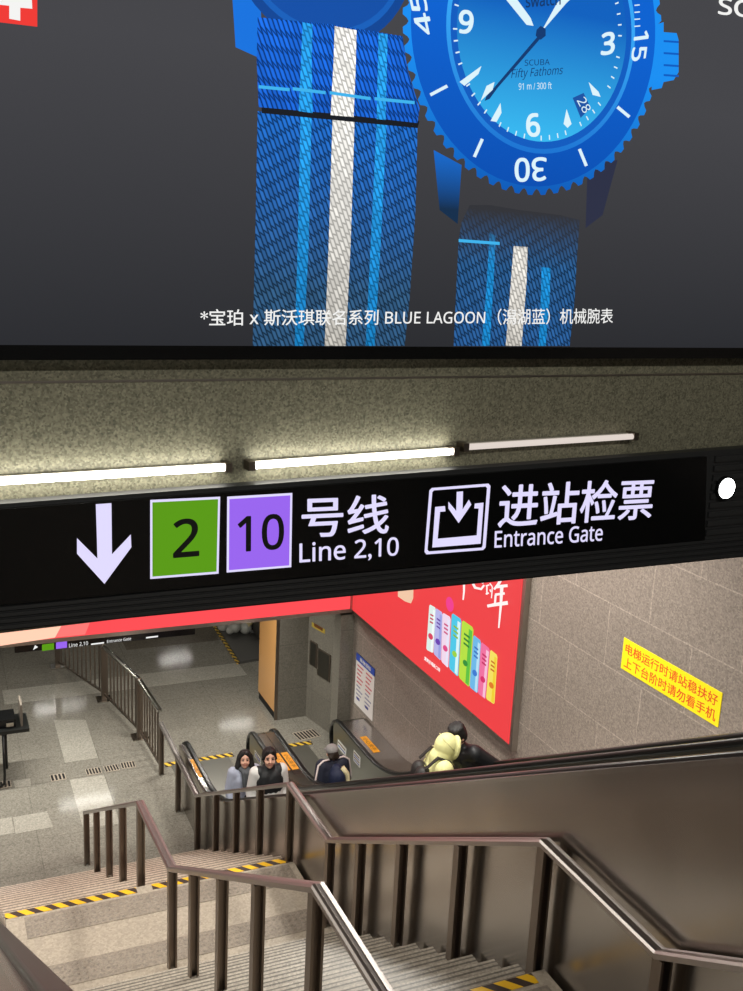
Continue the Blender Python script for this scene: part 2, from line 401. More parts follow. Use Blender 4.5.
def text_raw(s, bold=0, res=3):
    c = bpy.data.curves.new('t', 'FONT'); c.body = s; c.resolution_u = res; c.offset = bold
    o = bpy.data.objects.new('t', c); C.objects.link(o); dg = bpy.context.evaluated_depsgraph_get()
    me = bpy.data.meshes.new_from_object(o.evaluated_get(dg)); vs = [v.co.copy() for v in me.vertices]; fs = [tuple(p.vertices) for p in me.polygons]
    bpy.data.objects.remove(o); bpy.data.meshes.remove(me); bpy.data.curves.remove(c)
    return vs, fs
def text_on(name, s, pl, bl, br, tl, d, mat, parent, bold=0, px=True, res=3, kind=None):
    """lay text flat on a plane so that its bounding box spans the three given corners"""
    vs, fs = text_mesh(s, bold, res); x0 = min(v.x for v in vs); x1 = max(v.x for v in vs); y0 = min(v.y for v in vs); y1 = max(v.y for v in vs)
    B, R, T = [Vector(pl.uv(*p)) if px else Vector(p) for p in (bl, br, tl)]
    pts = []
    for v in vs:
        q = B+(R-B)*((v.x-x0)/(x1-x0))+(T-B)*((v.y-y0)/(y1-y0)); pts.append(pl.w(q.x, q.y, d+v.z))
    return MB().add(pts, fs).build(name, mat, parent)
def escalator(label, xl, xr, outer_l, outer_r, off, yn, mats):
    t = thing('escalator', label, 'escalator', ((xl+xr)/2, 11.5, FZ))
    path = esc_path(off, yn)
    hp = rrect(.036, .024, .018)
    def side(xa, xb, xh, inward):
        top = [(y, z-.012) for y, z in path[:-6]]
        low = [(yn-.28, FZ+.02), (11.2, FZ+.02), (-.9, off+SL*.9-1.9)]
        ring = [(xa, y, z) for y, z in top+[(yn-.16, FZ+.25)]+low]
        m = MB().prism(ring, (xb-xa, 0, 0)).build('balustrade', M['clad'] if inward > 0 and xa < 3.2 else M['panel_in'], t)
        # top deck strip
        dk = MB().sweep([((xa+xb)/2, y, z) for y, z in path[:-8]], [((xb-xa)/2+.006, -.02), ((xb-xa)/2+.006, .004), (-(xb-xa)/2-.006, .004), (-(xb-xa)/2-.006, -.02)], side=(1, 0, 0))
        dk.build('deck', M['deck'], t)
        MB().sweep([(xh, y, z) for y, z in path], hp, side=(1, 0, 0)).build('handrail', M['rubber'], t)
        return m
    side(outer_l, xl+.02, xl, 1); side(xr-.02, outer_r, xr, -1)
    yk = (off-(FZ+.95))/SL
    # steps and landing plate
    MB().box(xl+.04, xr-.04, yk+.5, 14.15, FZ, FZ+.012).build('comb_plate', M['comb'], t)
    MB().box(xl-.05, xr+.05, 14.15, 14.26, FZ, FZ+.012).build('hazard_stripe', M['hazard_small'], t, label='yellow and black stripe on the floor at the escalator mouth')
    y = yk+.5; z = FZ
    first = None
    k = 0
    while y > 1.5:
        zt = max(FZ+.0, off-1.05-SL*y)
        mb = MB().box(xl+.06, xr-.06, y-.4, y-.004, zt-.22, zt+.008)
        for j in range(9):
            xx = xl+.1+(xr-xl-.2)*j/8; mb.box(xx-.012, xx+.012, y-.39, y-.02, zt+.008, zt+.014)
        mb.build('step', M['step'], t); y -= .4
    return t
YN = 13.25
e1 = escalator('rising escalator nearest the stairs, carrying two women, with steel balustrades', 3.16, 4.14, 3.075, 4.285, -.29, YN, 0)
e2 = escalator('descending escalator along the granite wall, carrying a man in a grey cap', 4.46, 5.46, 4.305, 5.885, -.33, YN, 0)
# yellow caution stickers on the decks, notices on the inner panels
def deck_sticker(e, x0, x1, y0, y1, off, s, n=1):
    pa = esc_path(off, YN)
    def zz(y):
        for (a, za), (b, zb) in zip(pa, pa[1:]):
            if a <= y <= b: return za+(zb-za)*(y-a)/(b-a)
    dz0, dz1 = zz(y0), zz(y1); pl = Plane((x0, y0, dz0+.005), (1, 0, 0), (0, y1-y0, dz1-dz0))
    h = math.hypot(y1-y0, dz1-dz0)
    b = MB().prism([pl.w(0, 0), pl.w(x1-x0, 0), pl.w(x1-x0, h), pl.w(0, h)], pl.n*.004).build('caution_sticker', M['sticker'], e, label='yellow caution sticker on the deck')
    text_on('lettering', s, pl, ((x1-x0)*.15, h*.9), ((x1-x0)*.15, h*.1), ((x1-x0)*.85, h*.9), .0055, M['sticker_ink'], b, px=False)
deck_sticker(e1, 3.08, 3.135, 12.0, 12.5, -.29, '小心夹手')
deck_sticker(e1, 4.19, 4.285, 11.8, 12.3, -.29, '小心夹手')
deck_sticker(e2, 4.315, 4.41, 11.8, 12.3, -.33, '小心夹手')
deck_sticker(e2, 5.56, 5.66, 11.9, 12.4, -.33, '小心夹手')
def panel_notice(e, x, n, px0, px1, py0, py1, mat, lines):
    a = on(px0, py0, 0, x); b = on(px1, py1, 0, x)
    ya, yb = sorted((a.y, b.y)); za, zb = sorted((a.z, b.z))
    o = MB().box(min(x, x-n*.003), max(x, x-n*.003), ya, yb, za, zb).build('notice', mat, e)
    for k in range(lines):
        z = zb-(zb-za)*(k+.7)/(lines+.5)
        MB().box(x-.0045, x-.003, ya+.04*(yb-ya)+.02, yb-.02, z-.008, z+.008).build('print', M['blue_print'] if k % 2 else M['sticker_ink'], o)
panel_notice(e2, 5.439, 1, 338, 346, 739, 757, M['white'], 2)
panel_notice(e2, 5.439, 1, 354, 360, 750, 768, M['white'], 4)
panel_notice(e1, 4.119, 1, 255, 261, 750, 766, M['white'], 3)
# near escalator the photographer rides: only its right balustrade
t = thing('escalator', 'nearest escalator balustrade with wide black handrail at the lower left corner', 'escalator', (.25, 3, -4))
pth = [(.28, y, -2.33-.63*(y-2.93)) for y in (.2, 3, 6, 8.8)]
MB().sweep(pth, rrect(.045, .028, .022), side=(1, 0, 0)).build('handrail', M['rubber'], t)
MB().prism([(.19, y, z-.02) for _, y, z in (pth[0], pth[-1])]+[(.19, 8.8, pth[-1][2]-.9), (.19, .2, pth[0][2]-.9)], (.13, 0, 0)).build('balustrade', M['deck'], t)

# ------------------------------------------------------------------ hall fence beyond the stairs
FNC = thing('railing_fence', 'steel picket fence on posts running away across the lower hall floor', 'fence', (2.8, 15.5, FZ))
fpts = [(XR, 14.0), (2.93, 15.25), (2.62, 16.85), (2.04, 18.55)]
FH = 1.0
for (xa, ya), (xb, yb) in zip(fpts, fpts[1:]):
    L = math.hypot(xb-xa, yb-ya); 
    MB().sweep([(xa, ya+.04, FZ+FH), (xb, yb-.02, FZ+FH)], RAILP).build('handrail', M['steel_bright'], FNC)
    MB().sweep([(xa, ya+.04, FZ+.12), (xb, yb-.02, FZ+.12)], rrect(.015, .02, .004, 1)).build('bottom_rail', M['post'], FNC)
    n = int(L/.15)
    for k in range(1, n):
        t_ = k/n; x = xa+(xb-xa)*t_; y = ya+(yb-ya)*t_
        MB().box(x-.012, x+.012, y-.012, y+.012, FZ+.13, FZ+FH-.02).build('picket', M['post'], FNC)
for x, y in fpts[1:]:
    p = MB().box(x-.045, x+.045, y-.045, y+.045, FZ, FZ+FH-.01).build('post', M['post'], FNC)
    MB().prism([(x-.13, y-.13, FZ), (x+.13, y-.13, FZ), (x+.13, y+.13, FZ), (x-.13, y+.13, FZ)], (0, 0, .02)).build('base_plate', M['steel_bright'], p)

# ------------------------------------------------------------------ beam: screen, tubes, direction sign
scr = thing('led_billboard', 'large dark advertising screen showing a blue wristwatch above the granite beam', 'screen', BP.w(1.5, -.42, 0))
SP = BP.off(.10)
def emis_grad(name, ctop, cbot, z0, z1, s=1):
    m, nt, b = newmat(name); L = nt.links.new; N = nt.nodes.new
    g = N('ShaderNodeNewGeometry'); sp = N('ShaderNodeSeparateXYZ'); L(g.outputs['Position'], sp.inputs[0])
    mr = N('ShaderNodeMapRange'); mr.inputs[1].default_value = z0; mr.inputs[2].default_value = z1; L(sp.outputs[2], mr.inputs[0])
    mx = N('ShaderNodeMix'); mx.data_type = 'RGBA'; mx.inputs[6].default_value = (*lin(cbot), 1); mx.inputs[7].default_value = (*lin(ctop), 1)
    L(mr.outputs[0], mx.inputs[0]); L(mx.outputs[2], b.inputs['Emission Color']); b.inputs['Emission Strength'].default_value = s
    b.inputs['Base Color'].default_value = (.004, .004, .004, 1); b.inputs['Roughness'].default_value = .5; b.inputs['Specular IOR Level'].default_value = .03
    return m
def woven(name, ca, cb, z0, z1, dark, slant=.55, fade=None):
    """woven ribbon: slanted stitches shown on the screen, running to a second colour down the picture"""
    m, nt, b = newmat(name); L = nt.links.new; N = nt.nodes.new
    g = N('ShaderNodeNewGeometry'); sp = N('ShaderNodeSeparateXYZ'); L(g.outputs['Position'], sp.inputs[0])
    mr = N('ShaderNodeMapRange'); mr.inputs[1].default_value = z0; mr.inputs[2].default_value = z1; L(sp.outputs[2], mr.inputs[0])
    mx = N('ShaderNodeMix'); mx.data_type = 'RGBA'; mx.inputs[6].default_value = (*lin(cb), 1); mx.inputs[7].default_value = (*lin(ca), 1); L(mr.outputs[0], mx.inputs[0])
    k = N('ShaderNodeMath'); k.operation = 'MULTIPLY_ADD'; k.inputs[1].default_value = slant; L(sp.outputs[0], k.inputs[0]); L(sp.outputs[2], k.inputs[2])
    k2 = N('ShaderNodeMath'); k2.operation = 'MULTIPLY_ADD'; k2.inputs[1].default_value = .42*(1 if slant > 0 else -1); L(sp.outputs[2], k2.inputs[0]); L(sp.outputs[0], k2.inputs[2])
    cb_ = N('ShaderNodeCombineXYZ'); L(k.outputs[0], cb_.inputs[0]); L(k2.outputs[0], cb_.inputs[1])
    br = N('ShaderNodeTexBrick'); br.offset = .5; br.inputs['Scale'].default_value = 1; br.inputs['Brick Width'].default_value = .034; br.inputs['Row Height'].default_value = .019
    br.inputs['Mortar Size'].default_value = .0062; br.inputs['Mortar Smooth'].default_value = 1
    br.inputs['Color1'].default_value = (1.35, 1.35, 1.35, 1); br.inputs['Color2'].default_value = (1.0, 1.0, 1.0, 1); br.inputs['Mortar'].default_value = (dark, dark, dark, 1); L(cb_.outputs[0], br.inputs['Vector'])
    m2 = N('ShaderNodeMix'); m2.data_type = 'RGBA'; m2.blend_type = 'MULTIPLY'; m2.inputs[0].default_value = 1; L(mx.outputs[2], m2.inputs[6]); L(br.outputs['Color'], m2.inputs[7])
    out = m2.outputs[2]
    if fade:
        mf = N('ShaderNodeMapRange'); mf.inputs[1].default_value = fade[0]; mf.inputs[2].default_value = fade[1]; L(sp.outputs[2], mf.inputs[0])
        m3 = N('ShaderNodeMix'); m3.data_type = 'RGBA'; m3.inputs[7].default_value = (*lin('34353A'), 1); L(mf.outputs[0], m3.inputs[0]); L(out, m3.inputs[6]); out = m3.outputs[2]
    L(out, b.inputs['Emission Color']); b.inputs['Emission Strength'].default_value = 1
    b.inputs['Base Color'].default_value = (.004, .004, .004, 1); b.inputs['Specular IOR Level'].default_value = .03
    return m
uL, uR = -3.6, 3.85; zB = SP.uv(0, 352)[1]
zB = SP.uv(371, 346.5)[1]; zT = 1.95
bpbox(uL-.05, uR+.02, zB-.052, zT+.05, .0, .095).build('frame', M['black'], scr)
disp = MB().poly([BP.w(uL, zB, .0955), BP.w(uR, zB, .0955), BP.w(uR, zT, .0955), BP.w(uL, zT, .0955)]).build('display', emis_grad('screen grey', '46464A', '2A2B2F', -.4, .7), scr)
_lay = [0]
def art(name, pts, mat, parent=disp, px=True):
    _lay[0] += 1; d = -.0042+.00008*_lay[0]
    q = [SP.uv(*p) if px else p for p in pts]
    return MB().poly([SP.w(u, v, d) for u, v in q]).build(name, mat, parent)
def arttext(name, s, bl, br, tl, mat, parent=disp, bold=0):
    _lay[0] += 1; d = -.0042+.00008*_lay[0]
    return text_on(name, s, SP, bl, br, tl, d, mat, parent, bold)
E = lambda n, c, s=1.0: emit(n, c, s)
zt0, zt1 = SP.uv(330, 345)[1], SP.uv(330, 110)[1]
zf = (SP.uv(520, 268)[1], SP.uv(520, 212)[1])
m_strapL = woven('strap weave', '1E6CCC', '30587E', zt0+.2, zt1, .2)
m_strapT = woven('strap weave top', '1B6AE0', '1A62D0', zt1, SP.uv(330, 20)[1], .22, .9)
m_white = woven('white weave', 'F6F4EE', 'BCB8B0', zt0, zt1, .5, .2)
m_cyan = woven('cyan weave', '2AA4F4', '187CBC', zt0, zt1, .45, .2)
m_strapR = woven('strap weave right', '2A5C90', '285A94', zt0, SP.uv(520, 260)[1], .2, .55, zf)
m_whiteR = woven('white weave right', 'E8E4DC', 'C4C0B8', zt0, SP.uv(520, 260)[1], .5, .2, (SP.uv(520, 250)[1], SP.uv(520, 238)[1]))
m_cyanR = woven('cyan weave right', '1E90D8', '1A84C8', zt0, SP.uv(520, 260)[1], .5, .2, zf)
m_edge = E('strap edge blue', '123E78'); m_gapb = E('gap black', '141820'); m_stitch = E('stitch cyan', '3FB4EE')
m_lug = emis_grad('lug blue', '1A74E0', '16304E', SP.uv(460, 210)[1], SP.uv(460, 140)[1])
m_bez = emis_grad('bezel blue', '0E63D2', '0A4FB2', SP.uv(530, 190)[1], SP.uv(530, 20)[1]); m_rim = emis_grad('rim blue', '1C90F4', '0E5AB8', SP.uv(530, 195)[1], SP.uv(530, 60)[1])
m_ring = emis_grad('ring blue', '38A8F8', '1A70D0', SP.uv(530, 160)[1], SP.uv(530, 10)[1]); m_dial = emis_grad('dial blue', '1262C0', '3CC0F6', SP.uv(530, 150)[1], SP.uv(530, 5)[1]); m_dialring = E('dial ring', '0E5CC0')
m_num = E('numeral white', 'DDF4FC', 1.0); m_ink = E('dial ink', '123A70'); m_dark = E('watch shade', '20324E'); m_cream = E('white lettering', 'F4F4F2', 1.0)
# watch standing behind: folded part of the case, strap and lugs
art('watch_lug', [(229, -60), (259, -60), (262, 30), (258, 57), (236, 47)], m_lug)
cc = SP.uv(325, -55)
art('watch_back', [(cc[0]+.36*math.cos(a)*1.02, cc[1]+.335*math.sin(a)) for a in [2*PI*k/48 for k in range(48)]], E('case dark blue', '0C4696'), px=False)
art('watch_back', [(cc[0]+.335*math.cos(a), cc[1]+.30*math.sin(a)) for a in [2*PI*k/48 for k in range(48)]], E('case mid blue', '1560BC'), px=False)
art('watch_back', [(cc[0]+.315*math.cos(a), cc[1]+.278*math.sin(a)) for a in [2*PI*k/48 for k in range(48)]], E('case blue', '0E4FA8'), px=False)
art('strap_picture', [(258, 111), (418, 127), (416, 210), (410, 300), (405, 346), (253, 346), (256, 220)], m_strapL)
def stripe(pts, mat): return art('stripe_picture', pts, mat)
stripe([(301, 115), (312, 116), (309, 246), (304, 346), (295, 346), (298, 246)], m_cyan)
stripe([(333, 118), (355, 121), (351, 246), (346, 346), (325, 346), (329, 246)], m_white)
stripe([(377, 124), (387, 125), (381, 246), (375, 346), (366, 346), (371, 246)], m_cyan)
art('strap_shadow', [(262, 107), (420, 121), (418, 128), (262, 113)], m_gapb)
art('strap_picture', [(258, 17), (330, 24), (403, 36), (408, 70), (420, 108), (418, 123), (340, 114), (259, 107), (257, 60)], m_strapT)
stripe([(303, 22), (313, 24), (312, 60), (313, 113), (299, 111), (301, 70)], m_cyan)
stripe([(335, 26), (357, 30), (356, 70), (354, 117), (331, 115), (334, 60)], m_white)
stripe([(379, 33), (388, 34), (387, 80), (386, 120), (377, 119), (378, 75)], m_cyan)
for a, b in (((259, 85), (290, 88)), ((293, 87), (326, 91)), ((330, 91), (371, 97)), ((375, 97), (415, 101))):
    art('stitch_picture', [a, b, (b[0], b[1]+3.2), (a[0], a[1]+3.2)], m_stitch)
# second strap below the watch
art('watch_lug', [(434, 150), (462, 165), (458, 224), (440, 210)], m_lug)
art('watch_lug', [(588, 165), (618, 160), (603, 215), (586, 228)], E('lug dusk', '2C3046'))
art('strap_picture', [(459, 240), (462, 222), (470, 205), (490, 205), (520, 210), (560, 215), (580, 220), (577, 262), (575, 300), (570, 346), (454, 346), (457, 280)], m_strapR)
stripe([(490, 232), (496, 236), (494, 280), (490, 346), (482, 346), (487, 285)], m_cyanR)
stripe([(514, 246), (528, 247), (527, 280), (522, 346), (506, 346), (511, 285)], m_whiteR)
stripe([(542, 267), (551, 268), (550, 300), (546, 346), (539, 346), (541, 300)], m_cyanR)
art('stitch_picture', [(459, 239), (500, 242), (500, 245), (459, 242)], m_stitch)
# the watch head
wc = ((SP.uv(402, 31)[0]+SP.uv(663, 31)[0])/2, SP.uv(533, 31)[1]); R0 = (SP.uv(663, 31)[0]-SP.uv(402, 31)[0])/2; RV = wc[1]-SP.uv(531, 195)[1]
def ell(r, n=72, sx=0): return [(wc[0]+R0*(sx+r*math.cos(2*PI*k/n)), wc[1]+RV*r*math.sin(2*PI*k/n)) for k in range(n)]
teeth = []
nt_ = 60
for k in range(nt_):
    for j, rr_ in enumerate((1, 1, 1, .972, .96, .972)):
        a = 2*PI*(k+j/6)/nt_; teeth.append((wc[0]+R0*rr_*math.cos(a), wc[1]+RV*rr_*math.sin(a)))
cr = [(655, 25), (664, 22), (664, 32), (677, 33), (679, 40), (679, 72), (674, 80), (664, 82), (662, 88), (652, 90)]
art('crown_picture', cr, m_rim)
for yy in (40, 52, 64, 74): art('crown_picture', [(664, yy), (679, yy+1), (679, yy+3), (664, yy+2)], m_dialring)
art('bezel_picture', teeth, m_rim, px=False)
art('bezel_picture', ell(.945), m_bez, px=False)
art('ring_picture', ell(.735, 72, .035), m_ring, px=False)
art('ring_picture', ell(.705, 72, .035), m_dialring, px=False)
art('dial_picture', ell(.66, 72, .035), m_dial, px=False)
def pol(ang, r):    # clock angle in degrees from twelve, clockwise
    a = math.radians(90-ang); return (wc[0]+R0*r*math.cos(a), wc[1]+RV*r*math.sin(a))
for k in range(60):
    a = k*6
    if k % 5: art('minute_mark', [pol(a-.4, .655), pol(a+.4, .655), pol(a+.4, .625), pol(a-.4, .625)], m_num, px=False)
def tick(p, q, w_=1.6, mat=None):
    d = Vector((q[0]-p[0], q[1]-p[1])); n = Vector((-d.y, d.x)).normalized()*w_
    return art('bezel_mark', [(p[0]+n.x, p[1]+n.y), (q[0]+n.x, q[1]+n.y), (q[0]-n.x, q[1]-n.y), (p[0]-n.x, p[1]-n.y)], mat or m_num)
tick((430, 95), (447, 86)); tick((474, 157), (482, 139)); tick((586, 166), (579, 149)); tick((629, 117), (617, 107))
for k in range(1, 6): tick((640-k*.2, 33-k*7), (634, 33.5-k*7), .6)
arttext('numeral', '45', (433, 34), (424, -8), (417, 36), m_num, bold=.02)
arttext('numeral', '15', (634, 32), (630, 62), (649, 30), m_num, bold=.02)
arttext('numeral', '30', (546, 157), (514, 158), (546, 181), m_num, bold=.02)
arttext('numeral', '9', (457, 33), (472, 35), (459, 9), m_num, bold=.03)
arttext('numeral', '3', (600, 56), (614, 54), (601, 33), m_num, bold=.03)
arttext('numeral', '6', (526, 137), (540, 137), (525, 113), m_num, bold=.03)
for pts in ([(459, 82), (481, 66), (478, 74), (464, 86)], [(490, 121), (500, 103), (501, 113), (496, 122)], [(563, 124), (566, 109), (571, 124), (567, 128)], [(588, 82), (598, 92), (600, 97), (592, 95)]):
    art('hour_mark', pts, m_num)
art('hand_picture', [(508, -12), (530, 18), (533, 26), (526, 25), (504, -2)], m_num)
art('hand_picture', [(540, 33), (566, 3), (580, -10), (572, -14), (556, 4)], m_num)
art('hand_picture', [(541, 32), (495, 86), (486, 96), (484, 101), (489, 99), (497, 88), (543, 35)], m_ink)
art('hand_picture', [(486, 86), (494, 82), (492, 90), (480, 101)], m_num)
art('hand_picture', [(536, 30), (540, 26), (545, 29), (545, 36), (540, 40), (535, 36)], m_ink)
art('date_window', [(572, 98), (583, 93), (590, 108), (580, 118)], E('date frame', '1C54A4'))
arttext('numeral', '28', (576, 101), (583, 114), (584, 96), m_num)
arttext('dial_lettering', 'swatch', (525, 8), (560, 5), (525, -5), m_ink, bold=.02)
arttext('dial_lettering', 'SCUBA', (524, 66), (549, 65), (524, 60), m_ink)
arttext('dial_lettering', 'Fifty Fathoms', (510, 81), (561, 77), (512, 69), m_ink)
arttext('dial_lettering', '91 m / 300 ft', (518, 90), (551, 89), (518, 83), m_num)
# red square with white cross, letters at the right edge, caption
art('flag_picture', [(-30, -40), (37, -38), (37, 27), (-30, 19)], E('flag red', 'F03A34', 1.0))
art('cross_picture', [(-20, 3), (9, 6), (9, 19), (20, 21), (20, 8), (32, 9), (31, -12), (20, -12), (20, -30), (9, -30), (9, -12), (-20, -12)], m_cream)
arttext('lettering', 'SCUBA', (717, 14.5), (803, 24), (718, -3), m_cream, bold=.02)
arttext('lettering', '*宝珀 x 斯沃琪联名系列 BLUE LAGOON', (200, 326), (484, 324.5), (200, 309), m_cream, bold=.008)
arttext('lettering', '（潟湖蓝）机械腕表', (497, 325), (612, 323.5), (497, 308.5), m_cream, bold=.004)

# tube lamps on the granite beam
def beam_tube(label, p0, p1, mat, lamp):
    pl = BP.off(.05); a = pl.uv(*p0); b = pl.uv(*p1); A = pl.w(*a); B = pl.w(*b); d = (B-A).normalized()
    t = thing('tube_light', label, 'lamp', (A+B)/2, 'fluorescent tubes along the granite beam')
    MB().tube([A, B], .014, 12).build('tube', mat, t, smooth=True)
    up = Vector((0, 0, 1))
    bk = MB().prism([A-BP.n*.048+up*.012, B-BP.n*.048+up*.012, B-BP.n*.048-up*.012, A-BP.n*.048-up*.012], BP.n*.022).build('batten', M['fixture'], t)
    for P, s in ((A, -1), (B, 1)):
        MB().prism([P+d*s*.002-BP.n*.048+up*.018, P+d*s*.03-BP.n*.048+up*.018, P+d*s*.03-BP.n*.048-up*.018, P+d*s*.002-BP.n*.048-up*.018], BP.n*.062).build('lamp_holder', M['post'], t)
    if lamp:
        l = bpy.data.lights.new('lamp', 'AREA'); l.shape = 'RECTANGLE'; l.size = (B-A).length; l.size_y = .03; l.energy = lamp; l.color = LAMP
        lo = bpy.data.objects.new('lamp', l); C.objects.link(lo); lo.parent = t
        z = -(BP.n*-.75+Vector((0, 0, .66))).normalized(); x = d; y = z.cross(x).normalized(); z = x.cross(y)
        lo.matrix_local = Matrix(((x.x, y.x, z.x, BP.n.x*.02), (x.y, y.y, z.y, BP.n.y*.02), (x.z, y.z, z.z, .02), (0, 0, 0, 1)))
    return t
beam_tube('lit fluorescent tube at the left end of the granite beam', (-330, 501.5), (224, 467.5), M['tube'], 0)
beam_tube('lit fluorescent tube on the granite beam above the word Line', (255, 465.5), (452, 451.5), M['tube'], 0)
beam_tube('dim fluorescent tube on the granite beam, rightmost of the row', (468, 447), (632, 436.5), M['tube_dim'], 0)

# direction sign with its louvred housing
VP_ = BP.off(.13)
sg = thing('direction_sign', 'wide black overhead sign for Line 2,10 and Entrance Gate', 'sign', BP.w(1.2, -1.45, .06))
tl = VP_.uv(0, 504); tr = VP_.uv(743, 448); bl = VP_.uv(0, 631); br = VP_.uv(743, 557)
def ext(a, b, u): return a[1]+(b[1]-a[1])*(u-a[0])/(b[0]-a[0])
u0, u1 = -2.6, 3.8
MB().prism([VP_.w(u0, ext(bl, br, u0)), VP_.w(u1, ext(bl, br, u1)), VP_.w(u1, ext(tl, tr, u1)), VP_.w(u0, ext(tl, tr, u0))], BP.n*-.06).build('housing', M['louvre'], sg)
def band(f0, f1, d, ua, ub):   # strip between two fractions of the housing height
    def vv(u, f): return ext(bl, br, u)+(ext(tl, tr, u)-ext(bl, br, u))*f
    return [VP_.w(ua, vv(ua, f0), d), VP_.w(ub, vv(ub, f0), d), VP_.w(ub, vv(ub, f1), d), VP_.w(ua, vv(ua, f1), d)]
for k in range(4):
    f = .02+k*.05; MB().prism(band(f, f+.028, 0, u0, u1), BP.n*.012).build('louvre', M['louvre'], sg)
uend = VP_.uv(706, 500)[0]
for k in range(9):
    f = .24+k*.082; MB().prism(band(f, f+.05, 0, uend+.02, u1), BP.n*.012).build('louvre', M['louvre'], sg)
PT = [VP_.uv(-400, 538), VP_.uv(705, 457), VP_.uv(702, 539), VP_.uv(-400, 643)]
PT = [VP_.uv(0, 508), VP_.uv(704, 456), VP_.uv(702, 539), VP_.uv(0, 603)]
k0 = -2.5
PT = [(k0, ext(PT[0], PT[1], k0)), PT[1], PT[2], (k0, ext(PT[3], PT[2], k0))]
panel = MB().prism([VP_.w(u, v, 0) for u, v in PT], BP.n*.02).build('panel', M['black'], sg)
SGP = VP_.off(.0206)
m_sgw = E('sign lavender white', 'E2DCFF', 1.0); m_sgg = E('sign green', '5A9A14', 1.0); m_sgp = E('sign purple', '9A66F0', 1.0); m_sgk = pbr('sign ink', '0A0F0A', .6)
def c4(x, y): return (x/1.8575, 340+y/1.8575)
def c5(x, y): return (380+x/2.047, 400+y/2.047)
def sgn(name, pts, mat, d=0, parent=panel): return MB().poly([SGP.w(*SGP.uv(*p), d) for p in pts]).build(name, mat, parent)
sgn('arrow', [c4(*p) for p in ((178,305),(207,303),(208,398),(243,361),(244,385),(194,453),(143,397),(143,368),(181,406))][::-1], m_sgw)
sgn('line_badge_border', [c4(279,444), c4(406,434), c4(409,291), c4(279,297)], m_sgw)
sgn('line_badge', [c4(283,439.5), c4(402,430), c4(405,295.5), c4(283,301.5)], m_sgg, .001)
sgn('line_badge_border', [c4(421,432), c4(541,422), c4(543,284), c4(422,291)], m_sgw)
sgn('line_badge', [c4(425,427.5), c4(537,418.5), c4(539,288.5), c4(426,295.5)], m_sgp, .001)
def sgt(s, b_, r_, t_, cf, mat=m_sgw, bold=0, d=.0005): return text_on('lettering', s, SGP, cf(*b_), cf(*r_), cf(*t_), d, mat, panel, bold)
sgt('2', (321, 405), (370, 401), (321, 333), c4, m_sgk, .015, .002)
sgt('10', (441, 395), (527, 388), (441, 327), c4, m_sgk, .015, .002)
sgt('号线', (560, 368), (722, 359), (560, 292), c4, m_sgw, .014)
sgt('Line 2,10', (556, 419), (740, 405), (556, 377), c4, m_sgw, .012)
sgt('进站检票', (240, 263), (555, 243), (246, 172), c5, m_sgw, .014)
sgt('Entrance Gate', (234, 303), (455, 288), (235, 268), c5, m_sgw, .012)
def frame_ring(outer, inner, mat):
    n = len(outer); P = [SGP.w(*SGP.uv(*p), .0005) for p in outer+inner]
    return MB().add(P, [(i, (i+1) % n, n+(i+1) % n, n+i) for i in range(n)]).build('gate_symbol', mat, panel)
oc = [(91,311), (95,316), (211,307), (216,302), (226,176), (222,171), (106,180), (101,185)]
ic = [(97,306), (100,310), (208,302), (210,298), (219,180), (216,177), (110,185), (107,189)]
frame_ring([c5(*p) for p in oc], [c5(*p) for p in ic], m_sgw)
sgn('gate_symbol', [c5(*p) for p in ((107,302),(206,294),(212,210),(194,212),(193,222),(202,222),(198,277),(118,284),(123,229),(134,228),(133,217),(113,219))], m_sgw)
sgn('gate_symbol', [c5(*p) for p in ((157,188),(170,187),(169,224),(182,204),(187,214),(161,252),(140,222),(140,208),(156,227))][::-1], m_sgw)
rl_ = thing('spot_light', 'round glowing lamp on the black louvres right of the sign', 'lamp', VP_.w(*VP_.uv(722, 487), .012))
cpt = VP_.w(*VP_.uv(722, 487), .012)
MB().cyl(cpt, VP_.n, .062, .02, 28).build('lamp_rim', M['black'], rl_)
MB().cyl(cpt+VP_.n*.012, VP_.n, .052, .012, 28).build('lamp_lens', emit('spot glow', (1.0, 1.0, .98), 12), rl_)

# ------------------------------------------------------------------ right wall: light box, yellow notice, rules board
RED = emit('ad red', 'EE3E42', 1.0)
ad = thing('advertising_light_box', 'red illuminated wall poster with a row of drink cans above the escalator', 'advertisement', (XW-.05, 11, -5.3))
def wb(a, b, z0, z1, d0, d1):  # box on the wall by y range and depth from the wall
    return MB().box(XW-d1, XW-d0, a, b, z0, z1)
AY0, AY1, AZ0, AZ1 = 8.90, FY-.02, -5.25, -3.0
wb(AY0-.06, AY1, AZ0-.07, AZ1+.05, 0, .07).build('frame', M['frame'], ad)
pan = wb(AY0, AY1-.01, AZ0, AZ1, .07, .075).build('poster', RED, ad)
AP = WP.off(.076)
def c6(x, y): return (400+x/5.715, 570+y/5.715)
_al = [0]
def wart(name, pts, mat, parent=pan):
    _al[0] += 1; return MB().poly([AP.w(*AP.uv(*p), .0005*_al[0]) for p in pts]).build(name, mat, parent)
